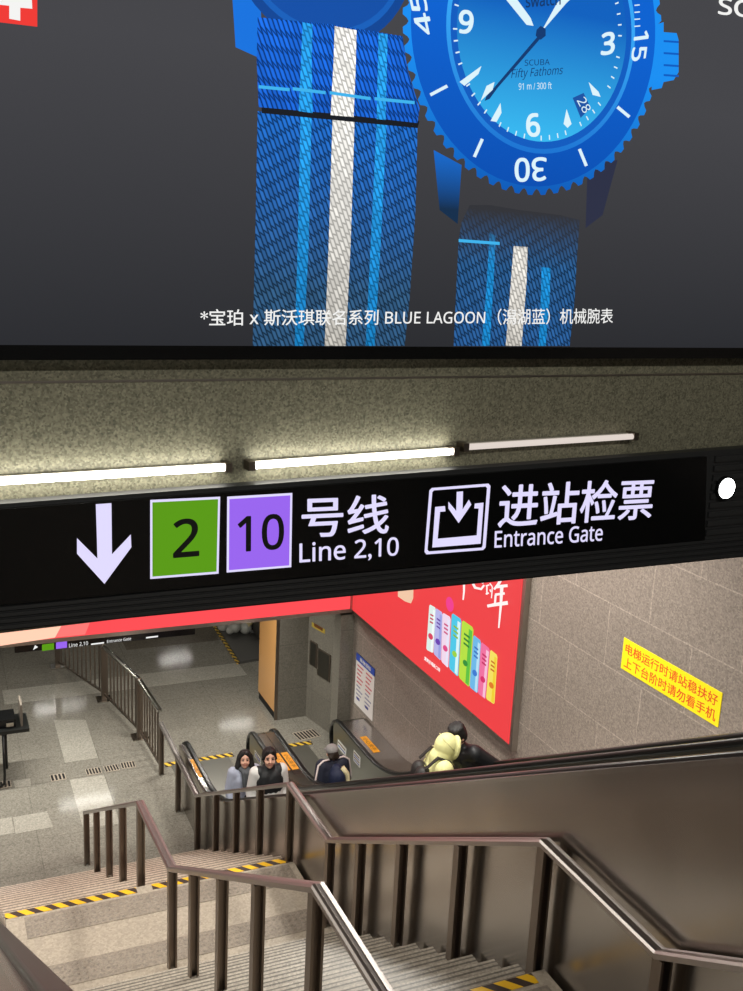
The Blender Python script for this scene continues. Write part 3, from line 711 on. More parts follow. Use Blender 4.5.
cans = [((168,195),(205,216),(190,476),(150,455),'DDEFE8','F2FBF8','D84060'),((205,216),(245,243),(235,520),(193,478),'B8B6E8','9AA0E0','6840B0'),((246,242),(293,270),(278,562),(238,522),'F0D8EC','E8E4F8','E04888'),
 ((300,243),(356,282),(336,612),(283,560),'48C8E8','D8F4F8','9AD040'),((360,283),(426,330),(402,672),(340,612),'B6E040','5CC040','2A9038'),((426,368),(470,404),(450,706),(404,668),'6CB8E8','B8E0F4','3878D0'),
 ((471,408),(522,450),(496,740),(452,702),'F070A0','F8C0D8','D82868'),((525,452),(567,486),(549,768),(500,734),'F4E060','F0D030','E07820')]
for q0, q1, q2, q3, ca, cb, cd in cans:
    def mixp(a, b, t): return (a[0]+(b[0]-a[0])*t, a[1]+(b[1]-a[1])*t)
    o = wart('can_picture', [c6(*p) for p in (mixp(q3, q0, .03), mixp(q3, q2, .12), mixp(q3, q2, .88), mixp(q2, q1, .03), mixp(q2, q1, .96), mixp(q0, q1, .88), mixp(q0, q1, .12), mixp(q3, q0, .96))], E('can '+ca, ca, 1.0))
    wart('can_band', [c6(*mixp(mixp(q3, q0, a), mixp(q2, q1, a), b)) for a, b in ((.02, .62), (.02, .92), (.93, .92), (.93, .62))], E('band '+cb, cb, 1.0), o) if True else None
    cxy = mixp(mixp(q3, q0, .33), mixp(q2, q1, .33), .5)
    wart('can_emblem', [c6(cxy[0]+14*math.cos(a), cxy[1]+18*math.sin(a)+.5*14*math.cos(a)) for a in [-2*PI*k/12 for k in range(12)]], E('emblem '+cd, cd, 1.0), o)
    for t_ in (.62, .70, .78): wart('can_lettering', [c6(*mixp(mixp(q3, q0, a), mixp(q2, q1, a), b)) for a, b in ((t_, .25), (t_, .75), (t_+.035, .75), (t_+.035, .25))], E('ink '+cd, cd, .8), o)
m_adw = E('poster white', 'FFF6F4', 1.0)
def brush(pts, w0, w1=None):
    w1 = w0 if w1 is None else w1; n = len(pts); L_, R_ = [], []
    for i, p in enumerate(pts):
        a = pts[max(0, i-1)]; b = pts[min(n-1, i+1)]; d = Vector((b[0]-a[0], b[1]-a[1])).normalized(); w_ = w0+(w1-w0)*i/(n-1)
        L_.append((p[0]-d.y*w_, p[1]+d.x*w_)); R_.append((p[0]+d.y*w_, p[1]-d.x*w_))
    wart('brush_lettering', [c6(*p) for p in L_+R_[::-1]], m_adw)
for s in (([(376, 60), (376, 120), (371, 170)], 7, 4), ([(345, 80), (385, 75)], 6, 5), ([(425, 70), (440, 100), (475, 108), (492, 85)], 8, 6), ([(470, 60), (488, 75)], 6, 5),
          ([(508, 85), (508, 140)], 4, 4), ([(502, 90), (522, 84)], 4, 4), ([(502, 135), (520, 130)], 4, 4), ([(525, 75), (540, 95), (535, 160)], 4, 3), ([(527, 110), (532, 125)], 4, 3),
          ([(590, 50), (575, 80), (550, 110)], 10, 6), ([(560, 95), (628, 88)], 9, 8), ([(556, 140), (612, 132)], 7, 7), ([(560, 140), (556, 190)], 6, 6), ([(512, 205), (560, 196), (630, 186)], 8, 11), ([(596, 90), (590, 200), (578, 330)], 10, 4)):
    brush(*s)
wart('cream_shape', [c6(*p) for p in ((0,105),(-40,60),(40,40),(90,80),(88,160),(75,190),(40,178),(0,150))][::-1], E('poster cream', 'F0C8A8', 1.0))
wart('pink_bubble', [c6(298+22*math.cos(a), 195+42*math.sin(a)+10*math.cos(a)) for a in [-2*PI*k/20 for k in range(20)]], E('bubble pink', 'F03C90', 1.0))
text_on('lettering', '新', AP, c6(285, 215), c6(312, 225), c6(285, 170), .02, m_adw, pan, .02)
text_on('lettering', '清爽好喝新口味', AP, c6(145, 512), c6(236, 585), c6(148, 490), .02, m_adw, pan, .03)
ys = thing('warning_sign', 'yellow wall plate with red Chinese escalator safety text', 'sign', (XW, 6.6, -3.7))
q = [WP.uv(*p) for p in ((621, 667), (718, 728), (723, 695), (625, 636))]
ua, ub = (q[0][0]+q[3][0])/2, (q[1][0]+q[2][0])/2; za, zb = (q[0][1]+q[1][1])/2, (q[2][1]+q[3][1])/2
pl_ = MB().prism([WP.w(ua, za), WP.w(ub, za), WP.w(ub, zb), WP.w(ua, zb)], WP.n*.006).build('plate', pbr('sign yellow', 'F2DC12', .5), ys)
def c1(x, y): return (600+x/5.196, 620+y/5.196)
m_rt = pbr('sign red', 'D8501A', .5)
hh = zb-za; ww = ub-ua
for s, f0, f1 in (('电梯运行时请站稳扶好', .54, .88), ('上下台阶时请勿看手机', .10, .44)):
    text_on('lettering', s, WP, (ua+ww*.03, za+hh*f0), (ub-ww*.03, za+hh*f0), (ua+ww*.03, za+hh*f1), .0068, m_rt, pl_, .012, px=False)
WPN = WP.off(.004)
nb = thing('notice_board', 'white rules notice with a blue header on the wall above the escalator end', 'notice', (XW-.02, 13.0, -6.6))
q = [WP.uv(*p) for p in ((355, 702), (373, 722), (375, 668), (357, 653))]
ua, ub = (q[0][0]+q[3][0])/2, (q[1][0]+q[2][0])/2; za, zb = (q[0][1]+q[1][1])/2, (q[2][1]+q[3][1])/2; hh = zb-za; ww = ub-ua
def nbq(name, a, b, c_, d_, mat, dep, parent): return MB().prism([WPN.w(ua+ww*a, za+hh*c_), WPN.w(ua+ww*b, za+hh*c_), WPN.w(ua+ww*b, za+hh*d_), WPN.w(ua+ww*a, za+hh*d_)], WPN.n*dep).build(name, mat, parent)
sheet = nbq('sheet', 0, 1, 0, 1, pbr('notice white', 'D8D4D0', .5), .006, nb)
nbq('header', 0, 1, .86, 1, pbr('notice blue', '2A48A8', .5), .0075, sheet)
mr_ = pbr('notice red', 'C06068', .5); mg_ = pbr('notice grey', '8888A0', .5); mb_ = pbr('notice ink blue', '303080', .5)
for col_ in (.08, .56):
    for k in range(9):
        z0 = .80-k*.08; nbq('text_line', col_, col_+.34-.06*(k % 3), z0-.03, z0, mr_ if k < 5 else mg_, .0075, sheet)
    nbq('symbol', col_+.05, col_+.2, .12, .17, mb_, .008, sheet)
text_on('lettering', '乘梯须知', WPN, (ua+ww*.2, za+hh*.89), (ua+ww*.8, za+hh*.89), (ua+ww*.2, za+hh*.97), .0085, M['white'], sheet, .02, px=False)

# fascia light box facing the stairs
fa = thing('advertising_light_box', 'long red illuminated strip poster over the lower hall opening', 'advertisement', (2, FY, -5.3))
MB().box(-2.6, XW-.08, FY-.06, FY, -5.285, -3.0).build('frame', M['frame'], fa)
fp = MB().box(-2.5, XW-.12, FY-.065, FY-.06, -5.225, -3.05).build('poster', emit('fascia red', 'F5484E', 1.15), fa)
MB().box(-2.4, XW-.2, FY-.067, FY-.0655, -4.35, -3.1).build('pale_shape', emit('added pale pink glow', 'F8D8D4', 1.0), fp)  # invented pale area, hidden by the sign; softens red in the handrail reflections
FP = Plane((0, FY-.066, 0), (1, 0, 0), (0, 0, 1))
def fpoly(name, pts, mat, d=.001): return MB().poly([FP.w(*FP.uv(*p), d) for p in pts]).build(name, mat, fp)
fpoly('pale_shape', [(-60, 655), (55, 637.5), (70, 610), (-60, 620)], emit('fascia cream', 'FFC4A8', 1.2))
fpoly('pale_shape', [(55, 637.5), (85, 634.5), (95, 610), (70, 610)], emit('fascia salmon', 'F8706C', 1.2), .0012)
for k, (xa, xb) in enumerate(((186, 202), (206, 226), (230, 248), (252, 276), (280, 290))):
    fpoly('lettering', [(xa, 612-(xa-186)*.1), (xb, 612-(xb-186)*.1), (xb, 590), (xa, 590)], m_adw, .002)

# ------------------------------------------------------------------ lower hall things
co = thing('wall_panel', 'orange cladding panel on the side of the dark stone column', 'panel', (5.2, 15.6, FZ))
MB().box(5.19, 5.235, 15.2, 16.1, FZ+.14, FZ+2.6).build('board', M['orange'], co)
MB().box(5.205, 5.238, 15.2, 16.1, FZ, FZ+.14).build('kick_plate', M['dark'], co)
MB().box(5.19, 5.238, 15.162, 15.2, FZ, FZ+2.6).build('edge_trim', M['post'], co)
# grey access panels on the hall wall: wall direction from (5.75,15.17) to (5.93,14.36)
HP = Plane((5.75, 15.17, FZ), (.18, -.81, 0), (0, 0, 1))
def hbox(name, pa, pb, d, mat, parent, extra=0):
    a = HP.uv(*pa); b = HP.uv(*pb); z0, z1 = sorted((a[1], b[1])); u0_, u1_ = sorted((a[0], b[0]))
    return MB().prism([HP.w(u0_, z0, extra), HP.w(u1_, z0, extra), HP.w(u1_, z1, extra), HP.w(u0_, z1, extra)], HP.n*d).build(name, mat, parent)
m_acc = steel('access door grey', '6A6A64', .35)
for lab, pa, pb in (('narrow grey access panel on the hall wall, left of two', (311, 640), (317, 668)), ('wider grey access panel on the hall wall, right of two', (319, 648), (330, 682))):
    h = thing('access_panel', lab, 'panel', HP.w(*HP.uv(*pb)), 'grey access panels on the hall wall')
    hbox('frame', pa, pb, .02, M['post'], h)
    hbox('door', (pa[0]+1, pa[1]+1.5), (pb[0]-1, pb[1]-1.5), .006, m_acc, h, .02)
h = thing('wall_sticker', 'small yellow sticker on the hall wall above the grey panels', 'sticker', HP.w(*HP.uv(318, 630)))
hb = hbox('sheet', (312, 622), (325, 634), .004, pbr('faded yellow', 'A08A30', .5), h)
hbox('print', (314, 626), (323, 628), .001, M['sticker_ink'], h, .0045)
# floor grates
def grate(label, p0, p1, n=5, wid=.2):
    a = fl(*p0); b = fl(*p1); d = (b-a); L_ = d.length; d.normalize(); s = Vector((-d.y, d.x, 0))
    t = thing('floor_grate', label, 'grate', (a+b)/2, 'slotted drain covers in the floor')
    MB().prism([a-s*wid/2, b-s*wid/2, b+s*wid/2, a+s*wid/2], (0, 0, .004)).build('cover', M['floor_pink'], t)
    for k in range(n):
        c_ = a+d*(L_*(k+.5)/n); hw = L_/n*.28
        MB().prism([c_-d*hw-s*wid*.42, c_+d*hw-s*wid*.42, c_+d*hw+s*wid*.42, c_-d*hw+s*wid*.42], (0, 0, .006)).build('slot', M['dark'], t)
grate('slotted drain cover at the left edge of the floor', (-12, 787), (11, 783.5), 6)
grate('slotted drain cover on the floor, second from the left', (50.5, 778.5), (65.5, 776), 4)
grate('slotted drain cover just right of the pale floor strip', (86, 772.5), (101, 770), 5)
grate('slotted drain cover second right of the pale floor strip', (104.5, 769.5), (118.5, 767), 5)
grate('slotted drain cover nearest the picket fence', (121, 766), (135, 764), 5)
g = grate('dark slotted grate on the floor by the hall wall behind the escalator', (296, 737), (317, 732.5), 7, .3)
# far hanging sign
fs = thing('hanging_sign', 'small far black hanging sign peeking below the red strip', 'sign', (2.2, 14.1, -5.3))
HS = Plane((0, 14.0, 0), (1, 0, 0), (0, 0, 1))
a = HS.uv(15, 655); b = HS.uv(195, 632.5)
MB().box(a[0], b[0], 14.0, 14.12, (a[1]+b[1])/2, (a[1]+b[1])/2+.40).build('housing', M['black'], fs)
for xx in (a[0]+.3, b[0]-.3): MB().box(xx-.012, xx+.012, 14.05, 14.07, (a[1]+b[1])/2+.4, FZ+2.65).build('hanger', M['post'], fs)
def hs(name, pts, mat): return MB().poly([HS.w(*HS.uv(*p), .002) for p in pts]).build(name, mat, fs)
hs('line_badge', [(42, 651), (54, 649.5), (54, 643), (42, 644.5)], m_sgg); hs('line_badge', [(56, 649), (67, 647.6), (67, 641), (56, 642.5)], m_sgp)
text_on('lettering', 'Line 2,10', HS, (69, 648), (88, 645.5), (69, 643.5), .002, m_cream, fs); text_on('lettering', 'Entrance Gate', HS, (107, 643), (131, 640), (107, 640), .002, m_cream, fs)
hs('gate_symbol', [(91, 645), (104, 643.4), (104, 642), (91, 643.6)], m_cream); hs('gate_symbol', [(146, 638.5), (158, 637), (158, 635.5), (146, 637)], m_cream)
hs('arrow', [(33, 650), (38, 647), (35, 645)], m_cream)
# black inspection table at the left edge
tb = thing('inspection_table', 'black topped table with a grey upright panel at the left edge of the hall', 'table', (.6, 14.4, FZ))
MB().box(-.5, 1.16, 14.3, 14.85, FZ+.82, FZ+.87).build('tabletop', M['rubber'], tb)
MB().box(1.05, 1.08, 14.4, 14.75, FZ+.87, FZ+1.2).build('upright_panel', pbr('panel grey', '6E665C', .5), tb)
MB().box(.2, .98, 14.4, 14.75, FZ+.87, FZ+1.0).build('tray', M['black'], tb)
MB().box(.85, .95, 14.37, 14.39, FZ+.9, FZ+.96).build('label_plate', M['steel_bright'], tb)
MB().tube([(.8, 14.34, FZ+.82), (.8, 14.3, FZ+.2), (.79, 14.28, FZ+.06), (.72, 14.28, FZ+.02), (.3, 14.28, FZ+.02), (.22, 14.28, FZ+.06), (.2, 14.34, FZ+.82)], .02, 10).build('leg', M['rubber'], tb, smooth=True)
MB().tube([(.86, 14.82, FZ+.82), (.86, 14.82, FZ+.02)], .02, 10).build('leg', M['rubber'], tb, smooth=True)
# mat, bundle and cabinet at the back of the hall
mt = thing('floor_mat', 'dark raised rubber mat with hazard edging behind the orange column', 'mat', (5.6, 18.2, FZ))
mp_ = [fl(240, 664), fl(268, 659), fl(262, 622), fl(216, 627)]
MB().prism(mp_, (0, 0, .05)).build('pad', pbr('mat grey', '4C4A46', .5), mt)
pa, pb = fl(240, 664), fl(216, 627); d_ = (pb-pa).normalized(); n_ = Vector((-d_.y, d_.x, 0))
MB().prism([pa+n_*.0, pb+n_*.0, pb+n_*.06, pa+n_*.06], (0, 0, .02)).build('hazard_edge', M['hazard_small'], mt)
c0 = fl(231, 634); c0.z = FZ+.05
bn = thing('wrapped_bundle', 'crumpled white and yellow plastic wrapped bundle lying on the dark mat', 'bundle', c0)
mb = MB()
for k in range(9):
    a_ = k*.7; mb.ball(c0+Vector((.22*math.cos(a_*1.7)+.02*k, .18*math.sin(a_), .12+.05*math.sin(k*2.1))), .11+.03*math.sin(k*1.3), nu=8, nv=6)
mb.build('wrap', pbr('plastic white', 'B4B4AC', .3, bump=.8, bscale=25), bn, remesh=.02, smooth_it=1)
c2 = fl(246, 634); c2.z = FZ+.05
MB().tube([c2+Vector((-.1, .05, .3)), c2+Vector((.05, -.1, .14))], .11, 10).build('roll', pbr('roll cream', 'B8A878', .5), bn)
cb_ = fl(262, 644)
cabn = thing('cabinet', 'dark cabinet standing on the hall floor left of the orange column', 'cabinet', (cb_.x+.25, cb_.y+.3, FZ))
MB().box(cb_.x-.05, cb_.x+.55, cb_.y, cb_.y+.6, FZ+.1, FZ+1.1).build('body', pbr('cabinet grey', '3A3834', .5), cabn, bevel=.02)
MB().box(cb_.x, cb_.x+.5, cb_.y+.05, cb_.y+.55, FZ+.05, FZ+.1).build('plinth', M['dark'], cabn)

# ------------------------------------------------------------------ hall and void lamps
def ceiling_tube(label, c, length, w_, ang=0, width=.05, group=None):
    t = thing('ceiling_light', label, 'lamp', c, group); t.rotation_euler = (0, 0, ang)
    h = MB().box(-length/2, length/2, -.06, .06, .004, .05); base = Vector(c)
    o = MB(); o.v = [v+base for v in h.v]; o.f = h.f; o.build('housing', M['fixture'], t)
    l = bpy.data.lights.new('lamp', 'AREA'); l.shape = 'RECTANGLE'; l.size = length; l.size_y = width; l.energy = w_; l.color = LAMP
    lo = bpy.data.objects.new('lamp', l); C.objects.link(lo); lo.parent = t; lo.location = (0, 0, 0)
    return t
HC = FZ+2.6
def mirrored(px, py):      # where a ceiling lamp sits whose reflection in the polished floor is seen there
    p = fl(px, py); k = (-(FZ-(HC-FZ)))/(-FZ); return Vector((p.x*k, p.y*k, HC))
for i, (p0, p1) in enumerate((((60, 806), (114, 797)), ((35, 711), (84, 704)), ((160, 661), (191, 656)), ((222, 726), (252, 723)))):
    a, b = mirrored(*p0), mirrored(*p1); d = b-a
    ceiling_tube('added fill lamp at the far sides of the lower hall', (a+b)/2, d.length, 7*d.length, math.atan2(d.y, d.x), .03, 'hall ceiling lamps out of view')
for x in (-5, 9.5):
    for y in (17, 23): ceiling_tube('added fill lamp at the far sides of the lower hall', (x, y, HC), 1.5, HALL_W*1.5, 0, .05, 'hall ceiling lamps out of view')  # added to brighten the hall, placed where the floor shows no reflection
for x, y in ((-1.1, 5.8), (-1.1, 8.8), (-1.1, 11.8), (4.3, 7.2), (4.3, 9.8)):
    ceiling_tube('added unseen fill lamp above the stairs', (x, y, -1.56), 2.4, VOID_W, PI/2, .6, 'added stair fill lamps out of view')  # unseen lamps added as main light on the stairs, kept off rail reflections
for x in (-1.5, 1.2, 3.9):
    ceiling_tube('added fill lamp at the far sides of the lower hall', (x, 14.5, HC), 1.5, HALL_W*1.5, 0, .05, 'hall ceiling lamps out of view')  # extra row added to lift the hall and orange panel, reflections hidden
for x, y in ((-1, -1.5), (3, -1.5)):
    ceiling_tube('added unseen fill lamp behind the camera', (x, y, 2.24), 2.4, UP_W, 0, .3, 'added upper fill lamps out of view')  # added fill for the beam and sign, no such lamps in view

#PEOPLE ------------------------------------------------------------------ the five people on the escalators
SKIN = pbr('skin', 'D8A890', .5); HAIR = pbr('black hair', '14110F', .6); EYE = pbr('eye dark', '1A1210', .3); LIP = pbr('lips', 'BE7468', .5)
TROU = pbr('dark trousers', '22242A', .7); SHOE = pbr('dark shoes', '1A1A1A', .5)
STAND = dict(pel=(0,0,.93), wai=(0,0,1.06), che=(0,.0,1.26), nec=(0,.0,1.42), hea=(0,.02,1.55),
  shL=(-.165,0,1.37), elL=(-.21,-.02,1.10), wrL=(-.20,.08,.87), shR=(.165,0,1.37), elR=(.21,-.02,1.10), wrR=(.20,.08,.87),
  hiL=(-.085,0,.90), knL=(-.09,.02,.49), anL=(-.09,-.02,.08), hiR=(.085,0,.90), knR=(.09,.02,.49), anR=(.09,-.02,.08))
class Fig:
    def __init__(s, label, x, y, z, facing, h, head_yaw=0, head_pitch=0, group=None, **pose):
        s.J = {k: Vector(v) for k, v in {**STAND, **pose}.items()}; s.k = h/1.68; s.loc = Vector((x, y, z)); s.rot = Matrix.Rotation(math.radians(facing), 3, 'Z')
        s.hm = Matrix.Rotation(math.radians(head_yaw), 3, 'Z') @ Matrix.Rotation(math.radians(head_pitch), 3, 'X')
        s.label = label; s.group = group
    def W(s, p): return s.loc + s.rot @ (Vector(p)*s.k)
    def H(s, p): return s.W(s.J['hea'] + s.hm @ Vector(p))          # head-local point
    def cap(s, mb, a, b, r1, r2):
        a = s.J[a] if isinstance(a, str) else Vector(a); b = s.J[b] if isinstance(b, str) else Vector(b)
        mb.capsule(s.W(a), s.W(b), r1*s.k, r2*s.k); return mb
    def hball(s, mb, p, r, sx=1, sy=1, sz=1):
        b = MB().ball((0,0,0), r, sx, sy, sz); mb.add([s.H(Vector(p)+v) for v in b.v], b.f); return mb
    def hcap(s, mb, p, q, r1, r2):
        mb.capsule(s.H(p), s.H(q), r1*s.k, r2*s.k); return mb
    def hand(s, mb, side):
        w = s.J['wr'+side]; e = s.J['el'+side]; d = (w-e).normalized(); sg = 1 if side == 'R' else -1
        lat = d.cross(Vector((sg, 0, .2))); lat = lat.normalized() if lat.length > .05 else Vector((0, 1, 0)); nr = lat.cross(d).normalized()
        for j in (-1.5, -.5, .5, 1.5): mb.capsule(s.W(w+lat*j*.012), s.W(w+d*.085+lat*j*.019), .015*s.k, .012*s.k, 8)
        for j, L in ((-1.5, .058), (-.5, .072), (.5, .078), (1.5, .068)):
            b = w+d*.085+lat*j*.021; m = b+(d*.85+nr*.5*sg*-1).normalized()*L*.55; t = m+(d*.45+nr*.9*sg*-1).normalized()*L*.5
            mb.capsule(s.W(b), s.W(m), .0095*s.k, .009*s.k, 8); mb.capsule(s.W(m), s.W(t), .009*s.k, .0075*s.k, 8)
        b = w+d*.025+lat*.02; m = b+(d*.6+lat*.8).normalized()*.04; t = m+(d*.9+lat*.2-nr*sg*.3).normalized()*.035
        mb.capsule(s.W(b), s.W(m), .012*s.k, .0105*s.k, 8); mb.capsule(s.W(m), s.W(t), .0105*s.k, .009*s.k, 8)
    def body(s):
        mb = MB(); J = s.J
        s.cap(mb, 'pel', 'wai', .11, .10); s.cap(mb, 'wai', 'che', .10, .12); s.cap(mb, 'che', 'nec', .10, .05); s.cap(mb, 'nec', s.J['hea']+s.hm@Vector((0,-.02,-.05)), .048, .046)
        for q in 'LR':
            s.cap(mb, 'sh'+q, 'el'+q, .05, .042); s.cap(mb, 'el'+q, 'wr'+q, .04, .027); s.cap(mb, 'hi'+q, 'kn'+q, .08, .055); s.cap(mb, 'kn'+q, 'an'+q, .052, .036)
            s.cap(mb, 'an'+q, s.J['an'+q]+Vector((0,.13,-.045)), .04, .03); s.cap(mb, 'che', 'sh'+q, .09, .055); s.hand(mb, q)
            sg = 1 if q == 'R' else -1
            s.hball(mb, (sg*.078, -.005, -.005), .026, .45, .8, 1.15)                 # ears
            s.hball(mb, (sg*.035, .06, -.03), .03)                                    # cheeks
        s.hball(mb, (0, 0, .025), .088, .88, 1.02, 1.08); s.hball(mb, (0, .022, -.055), .058, .95, 1, 1); s.hcap(mb, (0, .045, -.085), (0, .05, -.08), .03, .026)
        s.hcap(mb, (0, .082, .015), (0, .1, -.022), .011, .015)                        # nose
        o = mb.build('person', SKIN, None, remesh=.0085, smooth_it=3)
        tag(o, s.label, 'person', s.group); s.o = o
        for sg in (-1, 1):
            e = MB(); s.hball(e, (sg*.032, .083, .012), .0125, 1.3, .7, .6); e.build('eye', EYE, o, True)
            e = MB(); s.hcap(e, (sg*.018, .09, .034), (sg*.046, .08, .034), .005, .004); e.build('eyebrow', HAIR, o, True)
        e = MB(); s.hcap(e, (-.018, .081, -.055), (.018, .081, -.055), .007, .007); e.build('mouth', LIP, o, True)
        return o
    def trousers(s, mat=TROU):
        mb = MB(); s.cap(mb, 'pel', s.J['pel']+Vector((0,0,.06)), .135, .125)
        for q in 'LR': s.cap(mb, 'hi'+q, 'kn'+q, .1, .075); s.cap(mb, 'kn'+q, s.J['an'+q]+Vector((0,0,.03)), .075, .06)
        mb.build('trousers', mat, s.o, remesh=.014)
        for q in 'LR':
            a = s.J['an'+q]; m = MB(); m.capsule(s.W(a+Vector((0,-.03,-.03))), s.W(a+Vector((0,.15,-.04))), .048*s.k, .04*s.k); m.build('shoe', SHOE, s.o, remesh=.012)
    def jacket(s, mat, r=.02, hem=.80, name='jacket', sleeves=True, collar=.075, vox=.013):
        mb = MB(); J = s.J
        for dx in (-.065, .065):
            v = Vector((dx, 0, 0)); s.cap(mb, Vector((J['pel'].x, J['pel'].y, hem+.1))+v, J['wai']+v, .105+r, .1+r); s.cap(mb, J['wai']+v, J['che']+v, .1+r, .105+r)
        for q in 'LR':
            s.cap(mb, 'che', 'sh'+q, .10+r, .06+r)
            if sleeves: s.cap(mb, 'sh'+q, 'el'+q, .058+r, .05+r); s.cap(mb, 'el'+q, J['el'+q].lerp(J['wr'+q], .93), .05+r, .04+r*.6)
        s.cap(mb, 'che', J['nec']+Vector((0,0,-.01)), .1+r, collar)
        return mb.build(name, mat, s.o, remesh=vox)
def step_top(off, y):
    y0 = (off-(FZ+.95))/SL+.5; k = math.floor((y0-y)/.4); ys = y0-.4*k
    return max(FZ, off-1.05-SL*ys)+.016
# woman with the bob
p = Fig('woman with black bob hair, pale coat and dark scarf, left of the two women', 3.54, 11.48, step_top(-.29, 11.48), 178, 1.50, head_yaw=-12, head_pitch=14)
o = p.body(); p.trousers()
p.jacket(pbr('pale coat', 'AEB4C6', .8, bump=.2, bscale=120), .024, .62, 'coat')
mb = MB(); 
for k in range(12):
    a, b = 2*PI*k/12, 2*PI*(k+1)/12
    mb.capsule(p.W((.075*math.cos(a), .085*math.sin(a)+.01, 1.435+.012*math.sin(3*a)-.02*math.sin(a))), p.W((.075*math.cos(b), .085*math.sin(b)+.01, 1.435+.012*math.sin(3*b)-.02*math.sin(b))), .042*p.k, .042*p.k)
p.cap(mb, (-.03, .13, 1.40), (-.06, .15, 1.12), .05, .045); p.cap(mb, (.03, .13, 1.40), (.02, .15, 1.20), .045, .04)
mb.build('scarf', pbr('scarf grey', '54585C', .9, bump=.4, bscale=90), o, remesh=.012)
mb = MB(); p.hball(mb, (0, -.028, .045), .105, .95, .98, 1.02); p.hball(mb, (0, -.05, -.02), .1, 1, .8, 1.0)
for sg in (-1, 1): p.hcap(mb, (sg*.075, .0, .06), (sg*.096, .0, -.09), .038, .05); p.hcap(mb, (sg*.03, .05, .105), (sg*.075, .035, .03), .03, .022)
p.hcap(mb, (-.06, -.06, -.09), (.06, -.06, -.09), .06, .06); mb.build('hair', HAIR, o, remesh=.011, smooth_it=2)
# woman in the two-colour jacket
p = Fig('woman with tied black hair in black and white jacket, right of the two women', 3.70, 10.98, step_top(-.29, 10.98), 178, 1.69, head_yaw=-8, head_pitch=8)
o = p.body(); p.trousers()
j = p.jacket(pbr('white jacket', 'DAD8D4', .7), .022, .74)
mb = MB(); p.cap(mb, 'che', 'nec', .138, .08)
for dx in (-.062, .062): p.cap(mb, Vector((dx, 0, 1.17)), Vector((dx, 0, 1.27)), .133, .134)
for q, sg in (('L', -1), ('R', 1)): p.cap(mb, (sg*.06, 0, 1.30), (sg*.125, 0, 1.365), .128, .088)
mb.build('black_yoke', pbr('black shell', '15171A', .6), j, remesh=.013)
c_ = p.W((-.075, .151, 1.23)); MB().box(c_.x-.022, c_.x+.022, c_.y-.02, c_.y+.02, c_.z-.01, c_.z+.01).build('chest_mark', M['white'], j)
mb = MB(); p.hball(mb, (0, -.02, .045), .1, .95, 1, 1.0); p.hball(mb, (0, -.04, -.01), .088, 1, .9, 1.0); p.hcap(mb, (0, -.1, .03), (0, -.11, -.08), .04, .03)
for sg in (-1, 1): p.hcap(mb, (sg*.03, .055, .1), (sg*.08, .02, .0), .026, .02)
mb.build('hair', HAIR, o, remesh=.011, smooth_it=2)
# man in the cap, seen from behind
p = Fig('man in grey cap and navy jacket seen from behind on the descending escalator', 4.71, 11.36, FZ+.014, 6, 1.45, head_pitch=-14)
o = p.body(); p.trousers()
NAVY = pbr('navy cloth', '171C2E', .75); PIPE = pbr('pale piping', 'D8CCC8', .7)
j = p.jacket(NAVY, .055, .78)
for q, sg in (('L', -1), ('R', 1)):
    sh, el = p.J['sh'+q], p.J['el'+q]
    pts = [Vector((sg*.07, -.05, 1.485)), sh+Vector((sg*.01, -.045, .112)), sh+Vector((sg*.1, -.05, .05)), el+Vector((sg*.1, -.035, .05)), el+Vector((sg*.1, -.02, -.05))]
    MB().tube([p.W(v) for v in pts], .015*p.k, 8).build('piping', PIPE, j, True)
mb = MB(); p.cap(mb, (0, -.19, 1.27), (0, -.19, 1.0), .135, .14); p.cap(mb, (0, -.16, 1.36), (0, -.16, 1.3), .09, .12); bpk = mb.build('backpack', pbr('backpack navy', '141E3A', .7), o, remesh=.014)
mb = MB().tube([p.W(v) for v in ((.05, -.24, 1.42), (.115, -.27, 1.32), (.14, -.27, 1.15), (.12, -.28, .98))], .04*p.k, 8); mb.build('side_stripe', pbr('cream stripe', 'CFC39A', .7), bpk, True)
mb = MB().tube([p.W(v) for v in ((-.14, -.22, 1.0), (-.17, -.2, 1.08), (-.13, -.25, 1.16))], .014*p.k, 8); mb.build('strap', PIPE, bpk, True)
mb = MB(); p.hball(mb, (0, -.02, .0), .098, .92, 1, .95); p.hcap(mb, (-.05, -.06, -.05), (.05, -.06, -.05), .045, .045); mb.build('hair', pbr('brown black hair', '2A2018', .5), o, remesh=.012)
mb = MB(); p.hball(mb, (0, -.008, .055), .107, .95, 1.05, .82); cp_ = mb.build('cap', pbr('cap grey', '8C8A88', .8, bump=.2, bscale=150), o, remesh=.01)
mb = MB(); b = MB().ball((0, .1, .045), .085, 1, .9, .14); mb.add([p.H(v) for v in b.v], b.f); mb.build('brim', pbr('cap brim grey', '7A7876', .8), cp_, True)
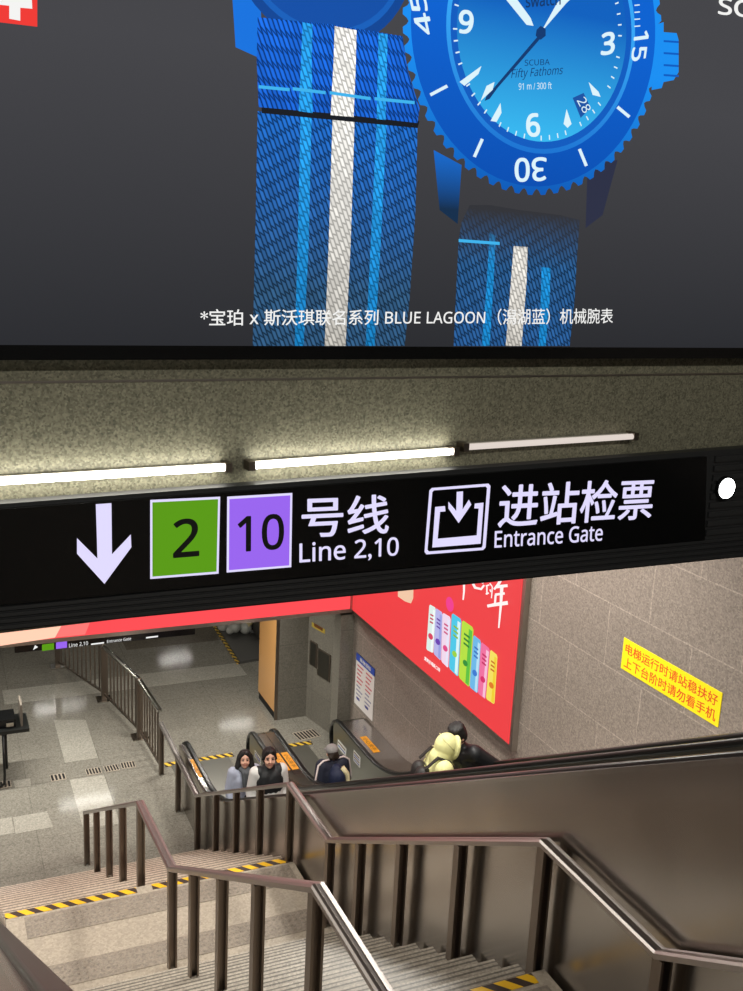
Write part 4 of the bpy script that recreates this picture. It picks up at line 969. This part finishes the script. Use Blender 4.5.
# person in the yellow hooded puffer
yz = step_top(-.33, 8.62)
p = Fig('person in pale yellow hooded puffer jacket with dark backpack on the escalator', 4.80, 8.62, yz, -100, 1.66, head_pitch=-12, hea=(0, .07, 1.53), nec=(0, .03, 1.41), wrR=(.16, .33, 1.12), elR=(.22, .06, 1.08), wrL=(-.13, .34, 1.10), elL=(-.22, .07, 1.08))
o = p.body(); p.trousers()
YEL = pbr('yellow quilt', 'E0DC9C', .65)
j = p.jacket(YEL, .045, .74, vox=.014)
for zz in (.86, .98, 1.10, 1.22, 1.33):
    pts = [p.W(((.235)*math.cos(a), .158*math.sin(a), zz)) for a in [2*PI*k/24 for k in range(25)]]
    MB().tube(pts, .006, 6).build('quilt_seam', pbr('yellow seam', 'C4C080', .7), j, True)
mb = MB(); p.hball(mb, (0, -.015, .03), .128, .95, 1.02, 1.1); p.hball(mb, (0, -.03, -.06), .125, .95, .9, .9); p.cap(mb, p.J['nec']+Vector((0,-.03,.02)), p.J['nec']+Vector((0,-.02,-.04)), .12, .13)
for k in range(14):
    a, b = 2*PI*k/14, 2*PI*(k+1)/14
    p.hcap(mb, (.092*math.cos(a), .095, .02+.115*math.sin(a)), (.092*math.cos(b), .095, .02+.115*math.sin(b)), .024, .024)
hd = mb.build('hood', YEL, j, remesh=.012)
for pp in (((-.11, .04, .03), (-.108, -.02, .075), (-.07, -.09, .12), (.07, -.09, .12), (.108, -.02, .075), (.11, .04, .03)),):
    MB().tube([p.H(Vector(v)*1.03) for v in pp], .005, 6).build('quilt_seam', pbr('hood seam', 'C8C488', .7), hd, True)
mb = MB(); p.cap(mb, (-.07, -.20, 1.28), (-.07, -.22, 1.0), .09, .11); p.cap(mb, (.07, -.20, 1.28), (.07, -.22, 1.0), .09, .11); bpk = mb.build('backpack', pbr('backpack black', '1E1A18', .6), o, remesh=.014)
for sg in (-1, 1): MB().sweep([p.W(v) for v in ((sg*.12, -.19, 1.37), (sg*.125, -.06, 1.49), (sg*.13, .08, 1.43), (sg*.14, .165, 1.3), (sg*.18, .15, 1.12), (sg*.2, .0, 1.0), (sg*.12, -.2, .98))], rrect(.022, .008, .004, 1)).build('strap', pbr('strap black', '1C1816', .6), bpk)
# person in black leaning on the handrail
p = Fig('person with short black hair in black jacket leaning on handrail beside yellow hood', 5.30, 8.86, step_top(-.33, 8.86), 112, 1.72, head_yaw=-6, head_pitch=-24, wai=(0, .03, 1.06), che=(0, .10, 1.23), nec=(0, .17, 1.38), hea=(0, .235, 1.50),
        shL=(-.165, .13, 1.33), shR=(.165, .13, 1.33), elL=(-.27, -.10, 1.14), wrL=(-.24, .17, 1.07), elR=(.22, .26, 1.08), wrR=(.1, .44, 1.1))
o = p.body(); p.trousers()
p.jacket(pbr('black puffer', '15161A', .5), .04, .74)
mb = MB(); p.hball(mb, (0, -.018, .045), .104, .95, 1.02, 1.0); p.hball(mb, (0, -.04, -.005), .09, 1, .9, 1.0)
for k in range(9): p.hball(mb, (.06*math.cos(k*.7), -.02+.06*math.sin(k*.7), .108), .034)
mb.build('hair', HAIR, o, remesh=.011, smooth_it=2)
ph = p.W((-.24, .30, 1.02)); tag(MB().box(ph.x-.04, ph.x+.04, ph.y-.01, ph.y+.01, ph.z-.005, ph.z+.12).build('phone', M['black']), 'dark phone held by the person in the black jacket', 'phone')
